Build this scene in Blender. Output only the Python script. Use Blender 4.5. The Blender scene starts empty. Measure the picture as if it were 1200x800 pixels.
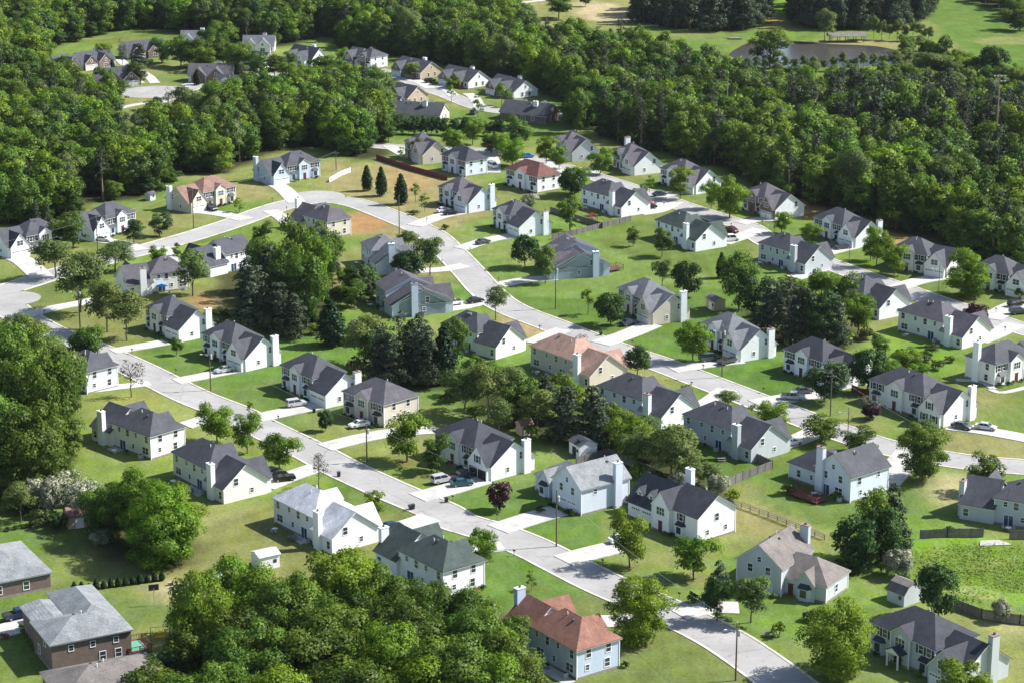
import bpy, bmesh, math, random
import numpy as np
from mathutils import Vector, Matrix
random.seed(7); RNG = np.random.default_rng(11)
S = bpy.context.scene
COL = S.collection
H0 = 160.0; FPX = 2700.0; PITCH = math.atan(800/2700.0)
cp, sp_ = math.cos(PITCH), math.sin(PITCH)

def G(px, py, z=0.0):
    """point of the ground seen at a place of the photograph (metres)"""
    u = (px-600)/FPX; v = -(py-400)/FPX
    d = Vector((u, cp+v*sp_, -sp_+v*cp))
    t = -(H0-z)/d.z
    return Vector((d.x*t, d.y*t, z))
def P(x, y, z=0.0):
    dz = z-H0
    dep = y*cp-dz*sp_
    return 600+FPX*x/dep, 400-FPX*(y*sp_+dz*cp)/dep
def sh(py): return (py+400)*cp/H0          # pixels per metre across
def sv(py): return (py+400)*cp*cp/H0       # pixels per metre upright

# ------------------------------------------------------------------ objects
def link(name, me, mat=None, parent=None):
    o = bpy.data.objects.new(name, me); COL.objects.link(o)
    if mat is not None and me is not None:
        for m in (mat if isinstance(mat, (list, tuple)) else [mat]): me.materials.append(m)
    if parent is not None: o.parent = parent
    return o
def tag(o, label=None, cat=None, group=None, kind=None):
    if label: o['label'] = label
    if cat: o['category'] = cat
    if group: o['group'] = group
    if kind: o['kind'] = kind
    return o
def empty(name, loc=(0, 0, 0), rz=0.0):
    o = bpy.data.objects.new(name, None); COL.objects.link(o)
    o.location = loc; o.rotation_euler = (0, 0, rz); o.empty_display_size = .5
    return o
def copy_tree(o, parent=None):
    c = o.copy(); COL.objects.link(c); c.parent = parent
    for ch in o.children: copy_tree(ch, c)
    return c
ORD = ['', 'leftmost', 'second from left', 'third from left', 'fourth from left', 'fifth from left', 'sixth from left', 'seventh from left', 'eighth from left', 'ninth from left', 'tenth from left', 'eleventh from left','twelfth from left']

class MB:
    def __init__(s): s.v = []; s.f = []; s.m = []
    def add(s, vs, fs, mi=0):
        b = len(s.v); s.v += [tuple(v) for v in vs]
        for f in fs: s.f.append(tuple(b+i for i in f)); s.m.append(mi)
    def box(s, x0, x1, y0, y1, z0, z1, mi=0):
        if x0 > x1: x0, x1 = x1, x0
        if y0 > y1: y0, y1 = y1, y0
        s.add([(x0,y0,z0),(x1,y0,z0),(x1,y1,z0),(x0,y1,z0),(x0,y0,z1),(x1,y0,z1),(x1,y1,z1),(x0,y1,z1)],
              [(0,3,2,1),(4,5,6,7),(0,1,5,4),(1,2,6,5),(2,3,7,6),(3,0,4,7)], mi)
    def tube(s, p, q, r0, r1, n=8, mi=0):
        p = Vector(p); q = Vector(q); d = (q-p).normalized()
        a = d.orthogonal().normalized(); b = d.cross(a)
        vs = []
        for c, r in ((p, r0), (q, r1)):
            for k in range(n):
                t = 2*math.pi*k/n; vs.append(c+a*math.cos(t)*r+b*math.sin(t)*r)
        fs = [(k, (k+1) % n, n+(k+1) % n, n+k) for k in range(n)]
        fs += [tuple(range(n-1, -1, -1)), tuple(range(n, 2*n))]
        s.add(vs, fs, mi)
    def prism(s, pts, y0, y1, mi=0, axis='y'):
        n = len(pts)
        vs = [(a, y0, b) for a, b in pts]+[(a, y1, b) for a, b in pts]
        if axis == 'x': vs = [(y, a, z) for a, y, z in vs]
        fs = [tuple(range(n)), tuple(range(2*n-1, n-1, -1))]
        fs += [(k, n+k, n+(k+1) % n, (k+1) % n) for k in range(n)]
        s.add(vs, fs, mi)
    def mesh(s, name, smooth=False, recalc=True):
        me = bpy.data.meshes.new(name); me.from_pydata(s.v, [], s.f)
        me.polygons.foreach_set('material_index', s.m)
        if recalc:
            bm = bmesh.new(); bm.from_mesh(me); bmesh.ops.recalc_face_normals(bm, faces=bm.faces); bm.to_mesh(me); bm.free()
        if smooth: me.polygons.foreach_set('use_smooth', [True]*len(me.polygons))
        return me
    def build(s, name, mat, parent=None, **k): return link(name, s.mesh(name, **k), mat, parent)

# ------------------------------------------------------------------ materials
def newmat(name):
    m = bpy.data.materials.new(name); m.use_nodes = True; m.node_tree.nodes.clear()
    return m, m.node_tree.nodes, m.node_tree.links
_mats = {}
def surf(name, col, rough=.8, var=.15, scale=3.0, metal=0.0, spec=.3, bump=0.0, stain=None, coord='Object', stretch=(1,1,1)):
    key = name
    if key in _mats: return _mats[key]
    m, N, L = newmat(name)
    out = N.new('ShaderNodeOutputMaterial'); b = N.new('ShaderNodeBsdfPrincipled'); L.new(b.outputs[0], out.inputs[0])
    tc = N.new('ShaderNodeTexCoord'); mp = N.new('ShaderNodeMapping'); mp.inputs['Scale'].default_value = stretch
    L.new(tc.outputs[coord], mp.inputs[0])
    n1 = N.new('ShaderNodeTexNoise'); n1.inputs['Scale'].default_value = scale; n1.inputs['Detail'].default_value = 4; n1.inputs['Roughness'].default_value = .65
    L.new(mp.outputs[0], n1.inputs['Vector'])
    cr = N.new('ShaderNodeValToRGB')
    c = Vector(col)
    cr.color_ramp.elements[0].position = .3; cr.color_ramp.elements[1].position = .7
    cr.color_ramp.elements[0].color = (*[max(0, x*(1-var)) for x in c], 1)
    cr.color_ramp.elements[1].color = (*[min(.95, x*(1+var)) for x in c], 1)
    L.new(n1.outputs[0], cr.inputs[0]); res = cr.outputs[0]
    if stain:
        n2 = N.new('ShaderNodeTexNoise'); n2.inputs['Scale'].default_value = stain[1]; n2.inputs['Detail'].default_value = 6
        L.new(mp.outputs[0], n2.inputs['Vector'])
        r2 = N.new('ShaderNodeValToRGB'); r2.color_ramp.elements[0].position = .5; r2.color_ramp.elements[1].position = .72
        r2.color_ramp.elements[1].color = (stain[2],)*3+(1,); r2.color_ramp.elements[0].color = (0, 0, 0, 1)
        L.new(n2.outputs[0], r2.inputs[0])
        mx = N.new('ShaderNodeMixRGB'); mx.inputs[2].default_value = (*stain[0], 1)
        L.new(r2.outputs[0], mx.inputs[0]); L.new(res, mx.inputs[1]); res = mx.outputs[0]
    L.new(res, b.inputs['Base Color'])
    b.inputs['Roughness'].default_value = rough; b.inputs['Metallic'].default_value = metal
    b.inputs['Specular IOR Level'].default_value = spec
    if bump:
        bp = N.new('ShaderNodeBump'); bp.inputs['Strength'].default_value = bump; bp.inputs['Distance'].default_value = .05
        L.new(n1.outputs[0], bp.inputs['Height']); L.new(bp.outputs[0], b.inputs['Normal'])
    _mats[key] = m
    return m
def shingle(name, col):
    if name in _mats: return _mats[name]
    m, N, L = newmat(name)
    out = N.new('ShaderNodeOutputMaterial'); b = N.new('ShaderNodeBsdfPrincipled'); L.new(b.outputs[0], out.inputs[0])
    tc = N.new('ShaderNodeTexCoord')
    def noise(sc, det, st=(1, 1, 1)):
        mp = N.new('ShaderNodeMapping'); mp.inputs['Scale'].default_value = st; L.new(tc.outputs['Object'], mp.inputs[0])
        n = N.new('ShaderNodeTexNoise'); n.inputs['Scale'].default_value = sc; n.inputs['Detail'].default_value = det; L.new(mp.outputs[0], n.inputs['Vector']); return n.outputs[0]
    tabs = noise(3.2, 3, (1, 1, 5)); big = noise(.45, 3); 
    w = N.new('ShaderNodeTexWave'); w.bands_direction = 'Z'; w.inputs['Scale'].default_value = 2.6; w.inputs['Distortion'].default_value = .6; w.inputs['Detail'].default_value = 1
    L.new(tc.outputs['Object'], w.inputs['Vector'])
    def mult(a, b_):
        x = N.new('ShaderNodeMath'); x.operation = 'MULTIPLY'; L.new(a, x.inputs[0]); L.new(b_, x.inputs[1]); return x.outputs[0]
    def rng(a, lo, hi, f0=.3, f1=.7):
        r = N.new('ShaderNodeMapRange'); r.inputs[1].default_value = f0; r.inputs[2].default_value = f1; r.inputs[3].default_value = lo; r.inputs[4].default_value = hi; L.new(a, r.inputs[0]); return r.outputs[0]
    k = mult(mult(mult(rng(tabs, .68, 1.32), rng(big, .80, 1.20)), rng(w.outputs[0], .86, 1.08, 0, 1)), rng(noise(1.1, 4, (1, 1, .15)), .88, 1.12))
    hs = N.new('ShaderNodeHueSaturation'); hs.inputs['Color'].default_value = (*col, 1); L.new(k, hs.inputs['Value'])
    L.new(hs.outputs[0], b.inputs['Base Color']); b.inputs['Roughness'].default_value = .85; b.inputs['Specular IOR Level'].default_value = .35
    _mats[name] = m; return m
def siding(name, col):
    if name in _mats: return _mats[name]
    m, N, L = newmat(name)
    out = N.new('ShaderNodeOutputMaterial'); b = N.new('ShaderNodeBsdfPrincipled'); L.new(b.outputs[0], out.inputs[0])
    tc = N.new('ShaderNodeTexCoord')
    w = N.new('ShaderNodeTexWave'); w.bands_direction = 'Z'; w.wave_profile = 'SAW'; w.inputs['Scale'].default_value = 1.6
    L.new(tc.outputs['Object'], w.inputs['Vector'])
    n = N.new('ShaderNodeTexNoise'); n.inputs['Scale'].default_value = .5; n.inputs['Detail'].default_value = 5
    mp = N.new('ShaderNodeMapping'); mp.inputs['Scale'].default_value = (1.5, 1.5, .5); L.new(tc.outputs['Object'], mp.inputs[0]); L.new(mp.outputs[0], n.inputs['Vector'])
    r = N.new('ShaderNodeMapRange'); r.inputs[1].default_value = 0; r.inputs[2].default_value = 1; r.inputs[3].default_value = .94; r.inputs[4].default_value = 1.0; L.new(w.outputs[0], r.inputs[0])
    r2 = N.new('ShaderNodeMapRange'); r2.inputs[1].default_value = .35; r2.inputs[2].default_value = .7; r2.inputs[3].default_value = 1.0; r2.inputs[4].default_value = .92; L.new(n.outputs[0], r2.inputs[0])
    x = N.new('ShaderNodeMath'); x.operation = 'MULTIPLY'; L.new(r.outputs[0], x.inputs[0]); L.new(r2.outputs[0], x.inputs[1])
    hs = N.new('ShaderNodeHueSaturation'); hs.inputs['Color'].default_value = (*col, 1); L.new(x.outputs[0], hs.inputs['Value'])
    L.new(hs.outputs[0], b.inputs['Base Color']); b.inputs['Roughness'].default_value = .55
    bp = N.new('ShaderNodeBump'); bp.inputs['Strength'].default_value = .4; bp.inputs['Distance'].default_value = .02; L.new(w.outputs[0], bp.inputs['Height']); L.new(bp.outputs[0], b.inputs['Normal'])
    _mats[name] = m; return m
def brick(name, c1, c2):
    if name in _mats: return _mats[name]
    m, N, L = newmat(name)
    out = N.new('ShaderNodeOutputMaterial'); b = N.new('ShaderNodeBsdfPrincipled'); L.new(b.outputs[0], out.inputs[0])
    tc = N.new('ShaderNodeTexCoord'); mp = N.new('ShaderNodeMapping'); mp.inputs['Rotation'].default_value = (math.pi/2, 0, 0); L.new(tc.outputs['Object'], mp.inputs[0])
    t = N.new('ShaderNodeTexBrick'); t.inputs['Scale'].default_value = 2.2; t.inputs['Color1'].default_value = (*c1, 1); t.inputs['Color2'].default_value = (*c2, 1); t.inputs['Mortar'].default_value = (.28, .25, .22, 1)
    L.new(mp.outputs[0], t.inputs['Vector'])
    n = N.new('ShaderNodeTexNoise'); n.inputs['Scale'].default_value = 1.2; n.inputs['Detail'].default_value = 5; L.new(tc.outputs['Object'], n.inputs['Vector'])
    mx = N.new('ShaderNodeMixRGB'); mx.blend_type = 'MULTIPLY'; mx.inputs[0].default_value = .6; L.new(t.outputs[0], mx.inputs[1]); L.new(n.outputs[0], mx.inputs[2])
    ga = N.new('ShaderNodeBrightContrast'); ga.inputs[1].default_value = .03; L.new(mx.outputs[0], ga.inputs[0])
    L.new(ga.outputs[0], b.inputs['Base Color']); b.inputs['Roughness'].default_value = .9
    _mats[name] = m; return m
def leafmat(name, c0, c1, trans=.25, hue=.03, val=.22):
    m, N, L = newmat(name)
    out = N.new('ShaderNodeOutputMaterial')
    at = N.new('ShaderNodeAttribute'); at.attribute_name = 'tone'
    mx = N.new('ShaderNodeMixRGB'); mx.inputs[1].default_value = (*c0, 1); mx.inputs[2].default_value = (*c1, 1); L.new(at.outputs['Fac'], mx.inputs[0])
    oi = N.new('ShaderNodeObjectInfo')
    def rng(a, lo, hi):
        r = N.new('ShaderNodeMapRange'); r.inputs[3].default_value = lo; r.inputs[4].default_value = hi; L.new(a, r.inputs[0]); return r.outputs[0]
    wn = N.new('ShaderNodeTexWhiteNoise'); wn.noise_dimensions = '1D'; L.new(oi.outputs['Random'], wn.inputs['W'])
    hs = N.new('ShaderNodeHueSaturation'); L.new(mx.outputs[0], hs.inputs['Color'])
    L.new(rng(oi.outputs['Random'], .5-hue, .5+hue), hs.inputs['Hue']); L.new(rng(wn.outputs['Value'], 1-val, 1+val), hs.inputs['Value'])
    d = N.new('ShaderNodeBsdfDiffuse'); t = N.new('ShaderNodeBsdfTranslucent'); L.new(hs.outputs[0], d.inputs[0]); L.new(hs.outputs[0], t.inputs[0])
    ms = N.new('ShaderNodeMixShader'); ms.inputs[0].default_value = trans; L.new(d.outputs[0], ms.inputs[1]); L.new(t.outputs[0], ms.inputs[2])
    g = N.new('ShaderNodeBsdfGlossy'); g.inputs['Roughness'].default_value = .45; g.inputs[0].default_value = (1, 1, 1, 1)
    m2 = N.new('ShaderNodeMixShader'); m2.inputs[0].default_value = .008; L.new(ms.outputs[0], m2.inputs[1]); L.new(g.outputs[0], m2.inputs[2])
    L.new(m2.outputs[0], out.inputs[0])
    return m

ROOFC = {'slate': (.058, .060, .070), 'dark': (.038, .041, .051), 'grey': (.120, .126, .138), 'pale': (.50, .50, .52), 'green': (.045, .062, .055),
         'terra': (.205, .098, .068), 'tan': (.31, .195, .145), 'brown': (.20, .115, .09), 'red': (.125, .052, .042), 'taupe': (.150, .132, .120), 'plum': (.074, .068, .080), 'ltgrey': (.185, .195, .20), 'mauve':(.078,.074,.084)}
WALLC = {'white': (.84, .85, .86), 'cream': (.80, .79, .74), 'blue': (.52, .60, .72), 'grey': (.50, .53, .55), 'beige': (.60, .54, .44), 'paleblue': (.66, .71, .79), 'tan': (.48, .38, .27)}
def roofm(k): return shingle('shingle_'+k, ROOFC[k])
def wallm(k):
    if k == 'brick': return brick('brick_red', (.17, .085, .06), (.24, .12, .085))
    if k == 'darkbrick': return brick('brick_dark', (.13, .07, .05), (.19, .10, .075))
    return siding('siding_'+k, WALLC[k])
M_TRIM = surf('white_trim', (.80, .80, .78), .5, .04)
M_GLASS = surf('window_glass', (.035, .045, .055), .08, .3, 1.5, spec=.8)
M_SHUT = surf('shutter_paint', (.03, .035, .045), .6, .1)
M_BAYR = surf('bay_roof_metal', (.035, .035, .045), .6, .1)
M_GAR = surf('garage_door_paint', (.78, .78, .76), .5, .03)
M_GDARK = surf('garage_shade_and_shed_door', (.03, .03, .03), .9, .2)  # near-black: painted shade of open garages, also the dark shed doors
M_CAP = surf('chimney_cap_metal', (.25, .17, .14), .6, .2)
M_FLUE = surf('flue_metal', (.08, .08, .08), .5, .2)
M_DOOR = surf('door_paint', (.10, .03, .03), .5, .1)
M_PATIO = surf('patio_door_glass', (.03, .06, .12), .1, .2, spec=.8)
M_FOUND = surf('foundation_block', (.25, .21, .18), .9, .3, 2)
M_CONC = surf('driveway_concrete', (.42, .405, .375), .9, .14, 1.2, stain=((.30, .285, .26), .35, .8), coord='Object')
M_WOOD = surf('weathered_fence_wood', (.16, .145, .135), .9, .3, 1.4, stretch=(1, 1, .2))
M_REDW = surf('red_stained_wood', (.15, .05, .035), .85, .25, 1.5)
M_BARK = surf('bark', (.13, .105, .08), .95, .3, 6, stretch=(1, 1, .2))
M_PINEB = surf('pine_bark', (.17, .12, .09), .95, .3, 5, stretch=(1, 1, .2))
M_POLE = surf('creosoted_pole_wood', (.13, .10, .08), .9, .25, 3, stretch=(1, 1, .1))
M_STEEL = surf('galvanised_steel', (.45, .46, .47), .4, .1, 4, metal=.6)
# ================================================================== HOUSES
def win_mesh(w, h, mull=1, arch=False):
    """frame (origin = centre on the wall face, outward = -y)"""
    f = MB(); t = .11
    f.box(-w/2-t, w/2+t, -.06, .02, h/2, h/2+t); f.box(-w/2-t, w/2+t, -.08, .02, -h/2-t, -h/2)
    f.box(-w/2-t, -w/2, -.06, .02, -h/2, h/2); f.box(w/2, w/2+t, -.06, .02, -h/2, h/2)
    f.box(-w/2, w/2, -.045, .02, -.03, .03)
    for k in range(1, mull): f.box(-w/2+w*k/mull-.04, -w/2+w*k/mull+.04, -.05, .02, -h/2, h/2)
    if arch:
        n = 8; pts = [(w*.22*math.cos(math.pi*i/n), h/2+t+w*.22*math.sin(math.pi*i/n)) for i in range(n+1)]
        f.prism(pts, -.05, .02)
    p = MB(); p.box(-w/2, w/2, -.02, .015, -h/2, h/2)
    return f.mesh('window_frame'), p.mesh('window_pane')
W_STD = win_mesh(1.0, 1.45); W_SM = win_mesh(.75, .95); W_TRI = win_mesh(2.1, 1.5, 3, True); W_DBL = win_mesh(1.9, 1.4, 2); W_FAR = win_mesh(1.2, 1.5)
for a_, b_ in (W_STD, W_SM, W_TRI, W_DBL, W_FAR): a_.materials.append(M_TRIM); b_.materials.append(M_GLASS)
_s = MB(); _s.box(-.2, .2, -.045, .01, -.8, .8); SHUT_ME = _s.mesh('shutter'); SHUT_ME.materials.append(M_SHUT)
_g = MB(); _g.box(-1.3, 1.3, -.05, .01, -1.1, 1.1)
GAR_ME = _g.mesh('garage_door'); GAR_ME.materials.append(M_GAR)
_g = MB()
for i in range(4): _g.box(-1.1+i*.6, -.7+i*.6, -.065, 0, .55, .85)
GLITE_ME = _g.mesh('door_lights'); GLITE_ME.materials.append(M_GLASS)
_g = MB()
for i in range(-1, 3): _g.box(-1.29, 1.29, -.056, -.048, -.56*i-.02+.02, -.56*i+.02)
GSEAM_ME = _g.mesh('door_seams'); GSEAM_ME.materials.append(surf('door_seam_grey', (.35, .35, .35), .8, .05))  # plain grey strips along the door panel joints
_g = MB(); _g.box(-1.3, 1.3, -.03, .01, -1.1, 1.1); GOPEN_ME = _g.mesh('garage_shade_panel'); GOPEN_ME.materials.append(M_GDARK)  # flat slab on the wall, shade inside the open garage painted as colour
_g = MB(); _g.box(-.5, .5, -.06, .01, -1.05, 1.05); _g.box(-.62, .62, -.04, .01, 1.05, 1.18); DOOR_ME = _g.mesh('door'); DOOR_ME.materials.append(M_DOOR)
_g = MB(); _g.box(-.9, .9, -.05, .01, -1.05, 1.05); PDOOR_ME = _g.mesh('patio_door'); PDOOR_ME.materials.append(M_PATIO)
_g = MB(); _g.box(-.98, -.9, -.07, .01, -1.05, 1.13); _g.box(.9, .98, -.07, .01, -1.05, 1.13); _g.box(-.9, .9, -.07, .01, 1.05, 1.13); _g.box(-.04, .04, -.07, .01, -1.05, 1.05)
PDF_ME = _g.mesh('door_frame'); PDF_ME.materials.append(M_TRIM)
_b = MB(); n = 5
pr = [(-1.5, .02), (-1.0, -.85), (1.0, -.85), (1.5, .02)]
_b.add([(x, y, 0) for x, y in pr]+[(-.9, .02, .75), (.9, .02, .75)], [(0, 1, 2, 3), (0, 4, 1), (1, 4, 5, 2), (2, 5, 3), (0, 3, 5, 4)])
BAYR_ME = _b.mesh('bay_roof'); BAYR_ME.materials.append(M_BAYR)
_b = MB(); q = [(-1.3, .02), (-.85, -.65), (.85, -.65), (1.3, .02)]
_b.add([(x, y, -2.3) for x, y in q]+[(x, y, 0) for x, y in q], [(0, 1, 2, 3), (4, 7, 6, 5), (0, 4, 5, 1), (1, 5, 6, 2), (2, 6, 7, 3), (3, 7, 4, 0)])
BAY_ME = _b.mesh('bay')
_v = MB(); _v.box(-.2, .2, -.2, .2, -.3, .28); VENT_ME = _v.mesh('roof_vent'); VENT_ME.materials.append(M_FLUE)
_v = MB(); _v.tube((0, 0, -.4), (0, 0, .55), .09, .09, 8); PIPE_ME = _v.mesh('vent_pipe'); PIPE_ME.materials.append(M_TRIM)

def roof_pts(x0, x1, y0, y1, eave, ridge, typ, o):
    """top surface of a roof: 4 eave corners + 2 ridge ends, ridge along x (…x) or y (…y)"""
    if typ.endswith('y'):
        hw = (x1-x0)/2; s = (ridge-eave)/hw; ze = eave-s*o; xm = (x0+x1)/2
        ins = hw if typ.startswith('hip') else -o
        if typ == 'hip1y': a_, b_ = y0-o, y1-ins
        a = [(x0-o, y0-o, ze), (x1+o, y0-o, ze), (x1+o, y1+o, ze), (x0-o, y1+o, ze)]
        r = [(xm, y0+ins, ridge), (xm, y1-ins, ridge)]
        F = [(1, 2, 5, 4), (3, 0, 4, 5), (0, 1, 4), (2, 3, 5)]
    else:
        hw = (y1-y0)/2; s = (ridge-eave)/hw; ze = eave-s*o; ym = (y0+y1)/2
        ins = hw*1.0 if typ.startswith('hip') else -o
        a = [(x0-o, y0-o, ze), (x1+o, y0-o, ze), (x1+o, y1+o, ze), (x0-o, y1+o, ze)]
        r = [(x0+ins, ym, ridge), (x1-ins, ym, ridge)]
        if typ == 'hiplx': r[1] = (x1+o, ym, ridge)     # hip only at the left end
        if typ == 'hiprx': r[0] = (x0-o, ym, ridge)
        F = [(0, 1, 5, 4), (2, 3, 4, 5), (3, 0, 4), (1, 2, 5)]
    return a+r, F, s
def shell(mb, mass, o, lift, th, sc=0.0):
    x0, x1, y0, y1, eave, ridge, typ = mass[:7]
    V, F, s = roof_pts(x0, x1, y0, y1, eave, ridge, typ, o)
    top = [(x, y, z+lift) for x, y, z in V]; bot = [(x, y, z+lift-th) for x, y, z in V]
    fs = []
    keep = F
    # gable ends are open triangles (vertical): drop them from the top/bottom sheets
    def vert(f):
        a, b, c = [Vector(V[i]) for i in f[:3]]; nrm = (b-a).cross(c-a); return nrm.length < 1e-6 or abs(nrm.normalized().z) < 1e-3
    keep = [f for f in F if not vert(f)]
    e = {}
    for f in keep:
        for i in range(len(f)):
            k = (f[i], f[(i+1) % len(f)]); e[k] = 1
    for f in keep: fs.append(f); fs.append(tuple(6+i for i in reversed(f)))
    for (i, j) in e:
        if (j, i) not in e: fs.append((i, 6+i, 6+j, j))
    mb.add(top+bot, fs)
def wall_solid(mb, mass):
    x0, x1, y0, y1, eave, ridge, typ = mass[:7]; z0 = -.6
    mb.box(x0, x1, y0, y1, z0, eave)
    if typ.startswith('hip') and typ not in ('hiplx', 'hiprx'): return
    if typ.endswith('y'): mb.prism([(x0, eave), (x1, eave), ((x0+x1)/2, ridge)], y0, y1)
    else:
        a_, b_ = x0, x1
        if typ == 'hiplx': a_ = x1-.3
        if typ == 'hiprx': b_ = x0+.3
        mb.prism([(y0, eave), (y1, eave), ((y0+y1)/2, ridge)], a_, b_, axis='x')
def roof_z(mass, x, y):
    x0, x1, y0, y1, eave, ridge, typ = mass[:7]
    if typ.endswith('y'): h = ridge-abs(x-(x0+x1)/2)*(ridge-eave)/((x1-x0)/2)
    else:
        h = ridge-abs(y-(y0+y1)/2)*(ridge-eave)/((y1-y0)/2)
        if typ.startswith('hip'): h = min(h, eave+min(x-x0, x1-x)*(ridge-eave)/((y1-y0)/2)) if typ in ('hipx',) else h
    return h+.25

HOUSES = []
def house(C_, v, label, place, style='A', m=1, L=18.5, W=9.2, roof='slate', wall='white', eave=5.3, ridge=8.3, chim='back', vis='fb', wl=6.6, garage='front', anchor='near', extra=None, ph=None, chw=None, porch=False, brickfront=None, gw=None):
    """C_: pixel of the corner nearest the camera (ground); v: image direction of the long axis, front on its right hand side"""
    c = G(*C_); d = G(C_[0]+v[0]*.5, C_[1]+v[1]*.5)-G(C_[0]-v[0]*.5, C_[1]-v[1]*.5)
    yaw = math.atan2(d.y, d.x); ca_, sa_ = math.cos(yaw), math.sin(yaw)
    hx, hy = L/2, W/2
    if anchor == 'near':
        best = max(((sx*hx, sy*hy) for sx in (-1, 1) for sy in (-1, 1)), key=lambda q: P(c.x+q[0]*ca_-q[1]*sa_, c.y+q[0]*sa_+q[1]*ca_)[1])
        loc = Vector((c.x-(best[0]*ca_-best[1]*sa_), c.y-(best[0]*sa_+best[1]*ca_), 0))
    else: loc = Vector((c.x, c.y, 0))
    root = empty('house', loc, yaw)
    tag(root, label, 'house', 'houses of the subdivision')
    rm, wm = roofm(roof), wallm(wall)
    fm = wallm(brickfront) if brickfront else wm
    masses = []; wins = []   # wins: (kind, side, pos, z, y/x plane, shutters)
    X = lambda x: x*m
    def M_(x0, x1, y0, y1, e, r, t):
        a, b_ = sorted((X(x0), X(x1)))
        if m < 0 and t == 'hiplx': t = 'hiprx'
        elif m < 0 and t == 'hiprx': t = 'hiplx'
        masses.append((a, b_, y0, y1, e, r, t)); return masses[-1]
    def front(kind, x, z, y=None, sh_=False): wins.append((kind, 0, X(x), y, z, sh_))
    def back(kind, x, z, y=None): wins.append((kind, 2, X(x), y, z, False))
    def end(kind, side, y, z, x, sh_=False): wins.append((kind, (1 if side*m > 0 else 3), X(x), y, z, sh_))
    xm = hx-wl
    chimneys = []
    if style in ('A', 'G', 'B'):
        mt = 'gx' if style == 'G' else 'hipx'
        if style == 'B': xm = hx
        main = M_(-hx, xm, -hy+.3, hy-.3, eave, ridge, mt)
        mc = (-hx+xm)/2; ml = xm+hx
        # centre gable on the front
        gbw = 1.9 if ml < 13 else 2.1
        gy0 = -hy-.35; gr_ = eave+gbw*.75
        M_(mc-gbw, mc+gbw, gy0, -hy+.3+(gr_-eave)/((ridge-eave)/(hy-.3))+.3, eave+.05, gr_, 'gy')
        front('tri', mc, 4.05, gy0, False)
        q = ml/2-1.35
        for sx in (-1, 1):
            front('std', mc+sx*(q), 4.15, -hy+.3, True)
            if q > 4.3: front('std', mc+sx*(q-1.75), 4.15, -hy+.3, True)
            front('bay', mc+sx*(q-.7), 2.45, -hy+.3)
        front('door', mc, 1.1, gy0)
        for i, (kx, kz, kk) in enumerate(((-q, 4.15, 'std'), (-q*.3, 4.3, 'sm'), (q*.25, 4.15, 'std'), (q*.8, 4.3, 'sm'), (-q*.9, 1.6, 'dbl'), (-q*.1, 1.65, 'sm'), (q*.6, 1.1, 'pdoor'))):
            back(kk, mc+kx, kz, hy-.3)
        for yy in (-2.1, 2.0): end('std', -1, yy, 4.15, -hx)
        end('std', -1, -1.9, 1.6, -hx); end('sm', -1, 2.2, 1.7, -hx)
        if style != 'B':
            we, wr = 3.2, ridge-1.15
            wing = M_(xm-.02, hx, -hy-.5, hy+.3, we, wr, 'gx')
            if style == 'G': wing = M_(xm-1.5, hx, -hy-1.6, hy-1.5, we+.6, wr-.4, 'gx')
            gg = min(wl/2-.15, 3.0) if not gw else gw; gxc = (xm+hx)/2; gy = wing[2]-1.0; grz = min(wr-.5, we+gg*1.25)
            if gw == 0: gy = wing[2]
            else: M_(gxc-gg, gxc+gg, gy, 0.2, we, grz, 'gy')
            if garage == 'front':
                front('gar', gxc-1.42, 1.1, gy); front('gar', gxc+1.42, 1.1, gy)
                if gw != 0: front('dbl', gxc, 4.1, gy)
            elif garage == 'open':
                front('gopen', gxc-1.42, 1.1, gy); front('gopen', gxc+1.42, 1.1, gy); front('std', gxc, 4.1, gy, True)
            else:
                front('std', gxc-1.4, 1.6, gy, True); front('std', gxc+1.4, 1.6, gy, True); front('std', gxc, 4.3, gy, True)
            wy = wing[3]
            back('std', hx-1.2, 1.55, wy); end('std', 1, 2.1 if chim != 'end' else -2.4, 4.0, hx, False)
            end('sm', 1, -1.5, 1.6, hx)
            if garage == 'side':
                end('gar', 1, -2.0, 1.1, hx); end('gar', 1, 1.0, 1.1, hx)
            if chim == 'back': chimneys.append((X(hx-wl*.62), wy+.35, ridge-.9, 0))
            elif chim == 'end': chimneys.append((X(hx+.3), 1.2, ridge+.3, 1))
            elif chim == 'endback': chimneys.append((X(hx+.3), 3.1, ridge-(.5 if C_[0] % 2 else 1.2), 1))
            elif chim == 'mainend': chimneys.append((X(-hx-.3), 1.0, ridge+1.0, 1))
            elif chim == 'rear': chimneys.append((X(mc+1.5), hy, ridge+1.3, 0))
        else:
            if chim == 'end': chimneys.append((X(hx+.3), 1.2, ridge+1.0, 1))
            elif chim == 'mainend': chimneys.append((X(-hx-.3), 1.0, ridge+1.0, 1))
            elif chim == 'back': chimneys.append((X(hx-3), hy, ridge+1.0, 0))
            for yy in (-2.1, 2.0): end('std', 1, yy, 4.15, hx); end('sm', 1, yy, 1.65, hx)
    elif style == 'F':     # front-to-back gable two-storey block at the wing end, low block beside it
        bw = wl
        M_(hx-bw, hx, -hy, hy, eave+.1, ridge+.5, 'gy')
        M_(-hx, hx-bw+.02, -hy+1.8, hy-1.2, 3.5, 6.4, 'hiplx')
        cx_ = (-hx+hx-bw)/2
        M_(cx_-1.9, cx_+1.5, -hy+1.0, 0, 3.3, 5.3, 'gy')
        c2 = hx-bw/2
        front('gar', c2-1.5, 1.1, -hy); front('gar', c2+1.5, 1.1, -hy)
        front('std', c2-1.8, 4.3, -hy, False); front('std', c2+1.8, 4.3, -hy, False); front('sm', c2, 6.2, -hy)
        front('bay', cx_-.2, 2.4, -hy+1.0); front('door', hx-bw-1.0, 1.1, -hy+1.8)
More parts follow.
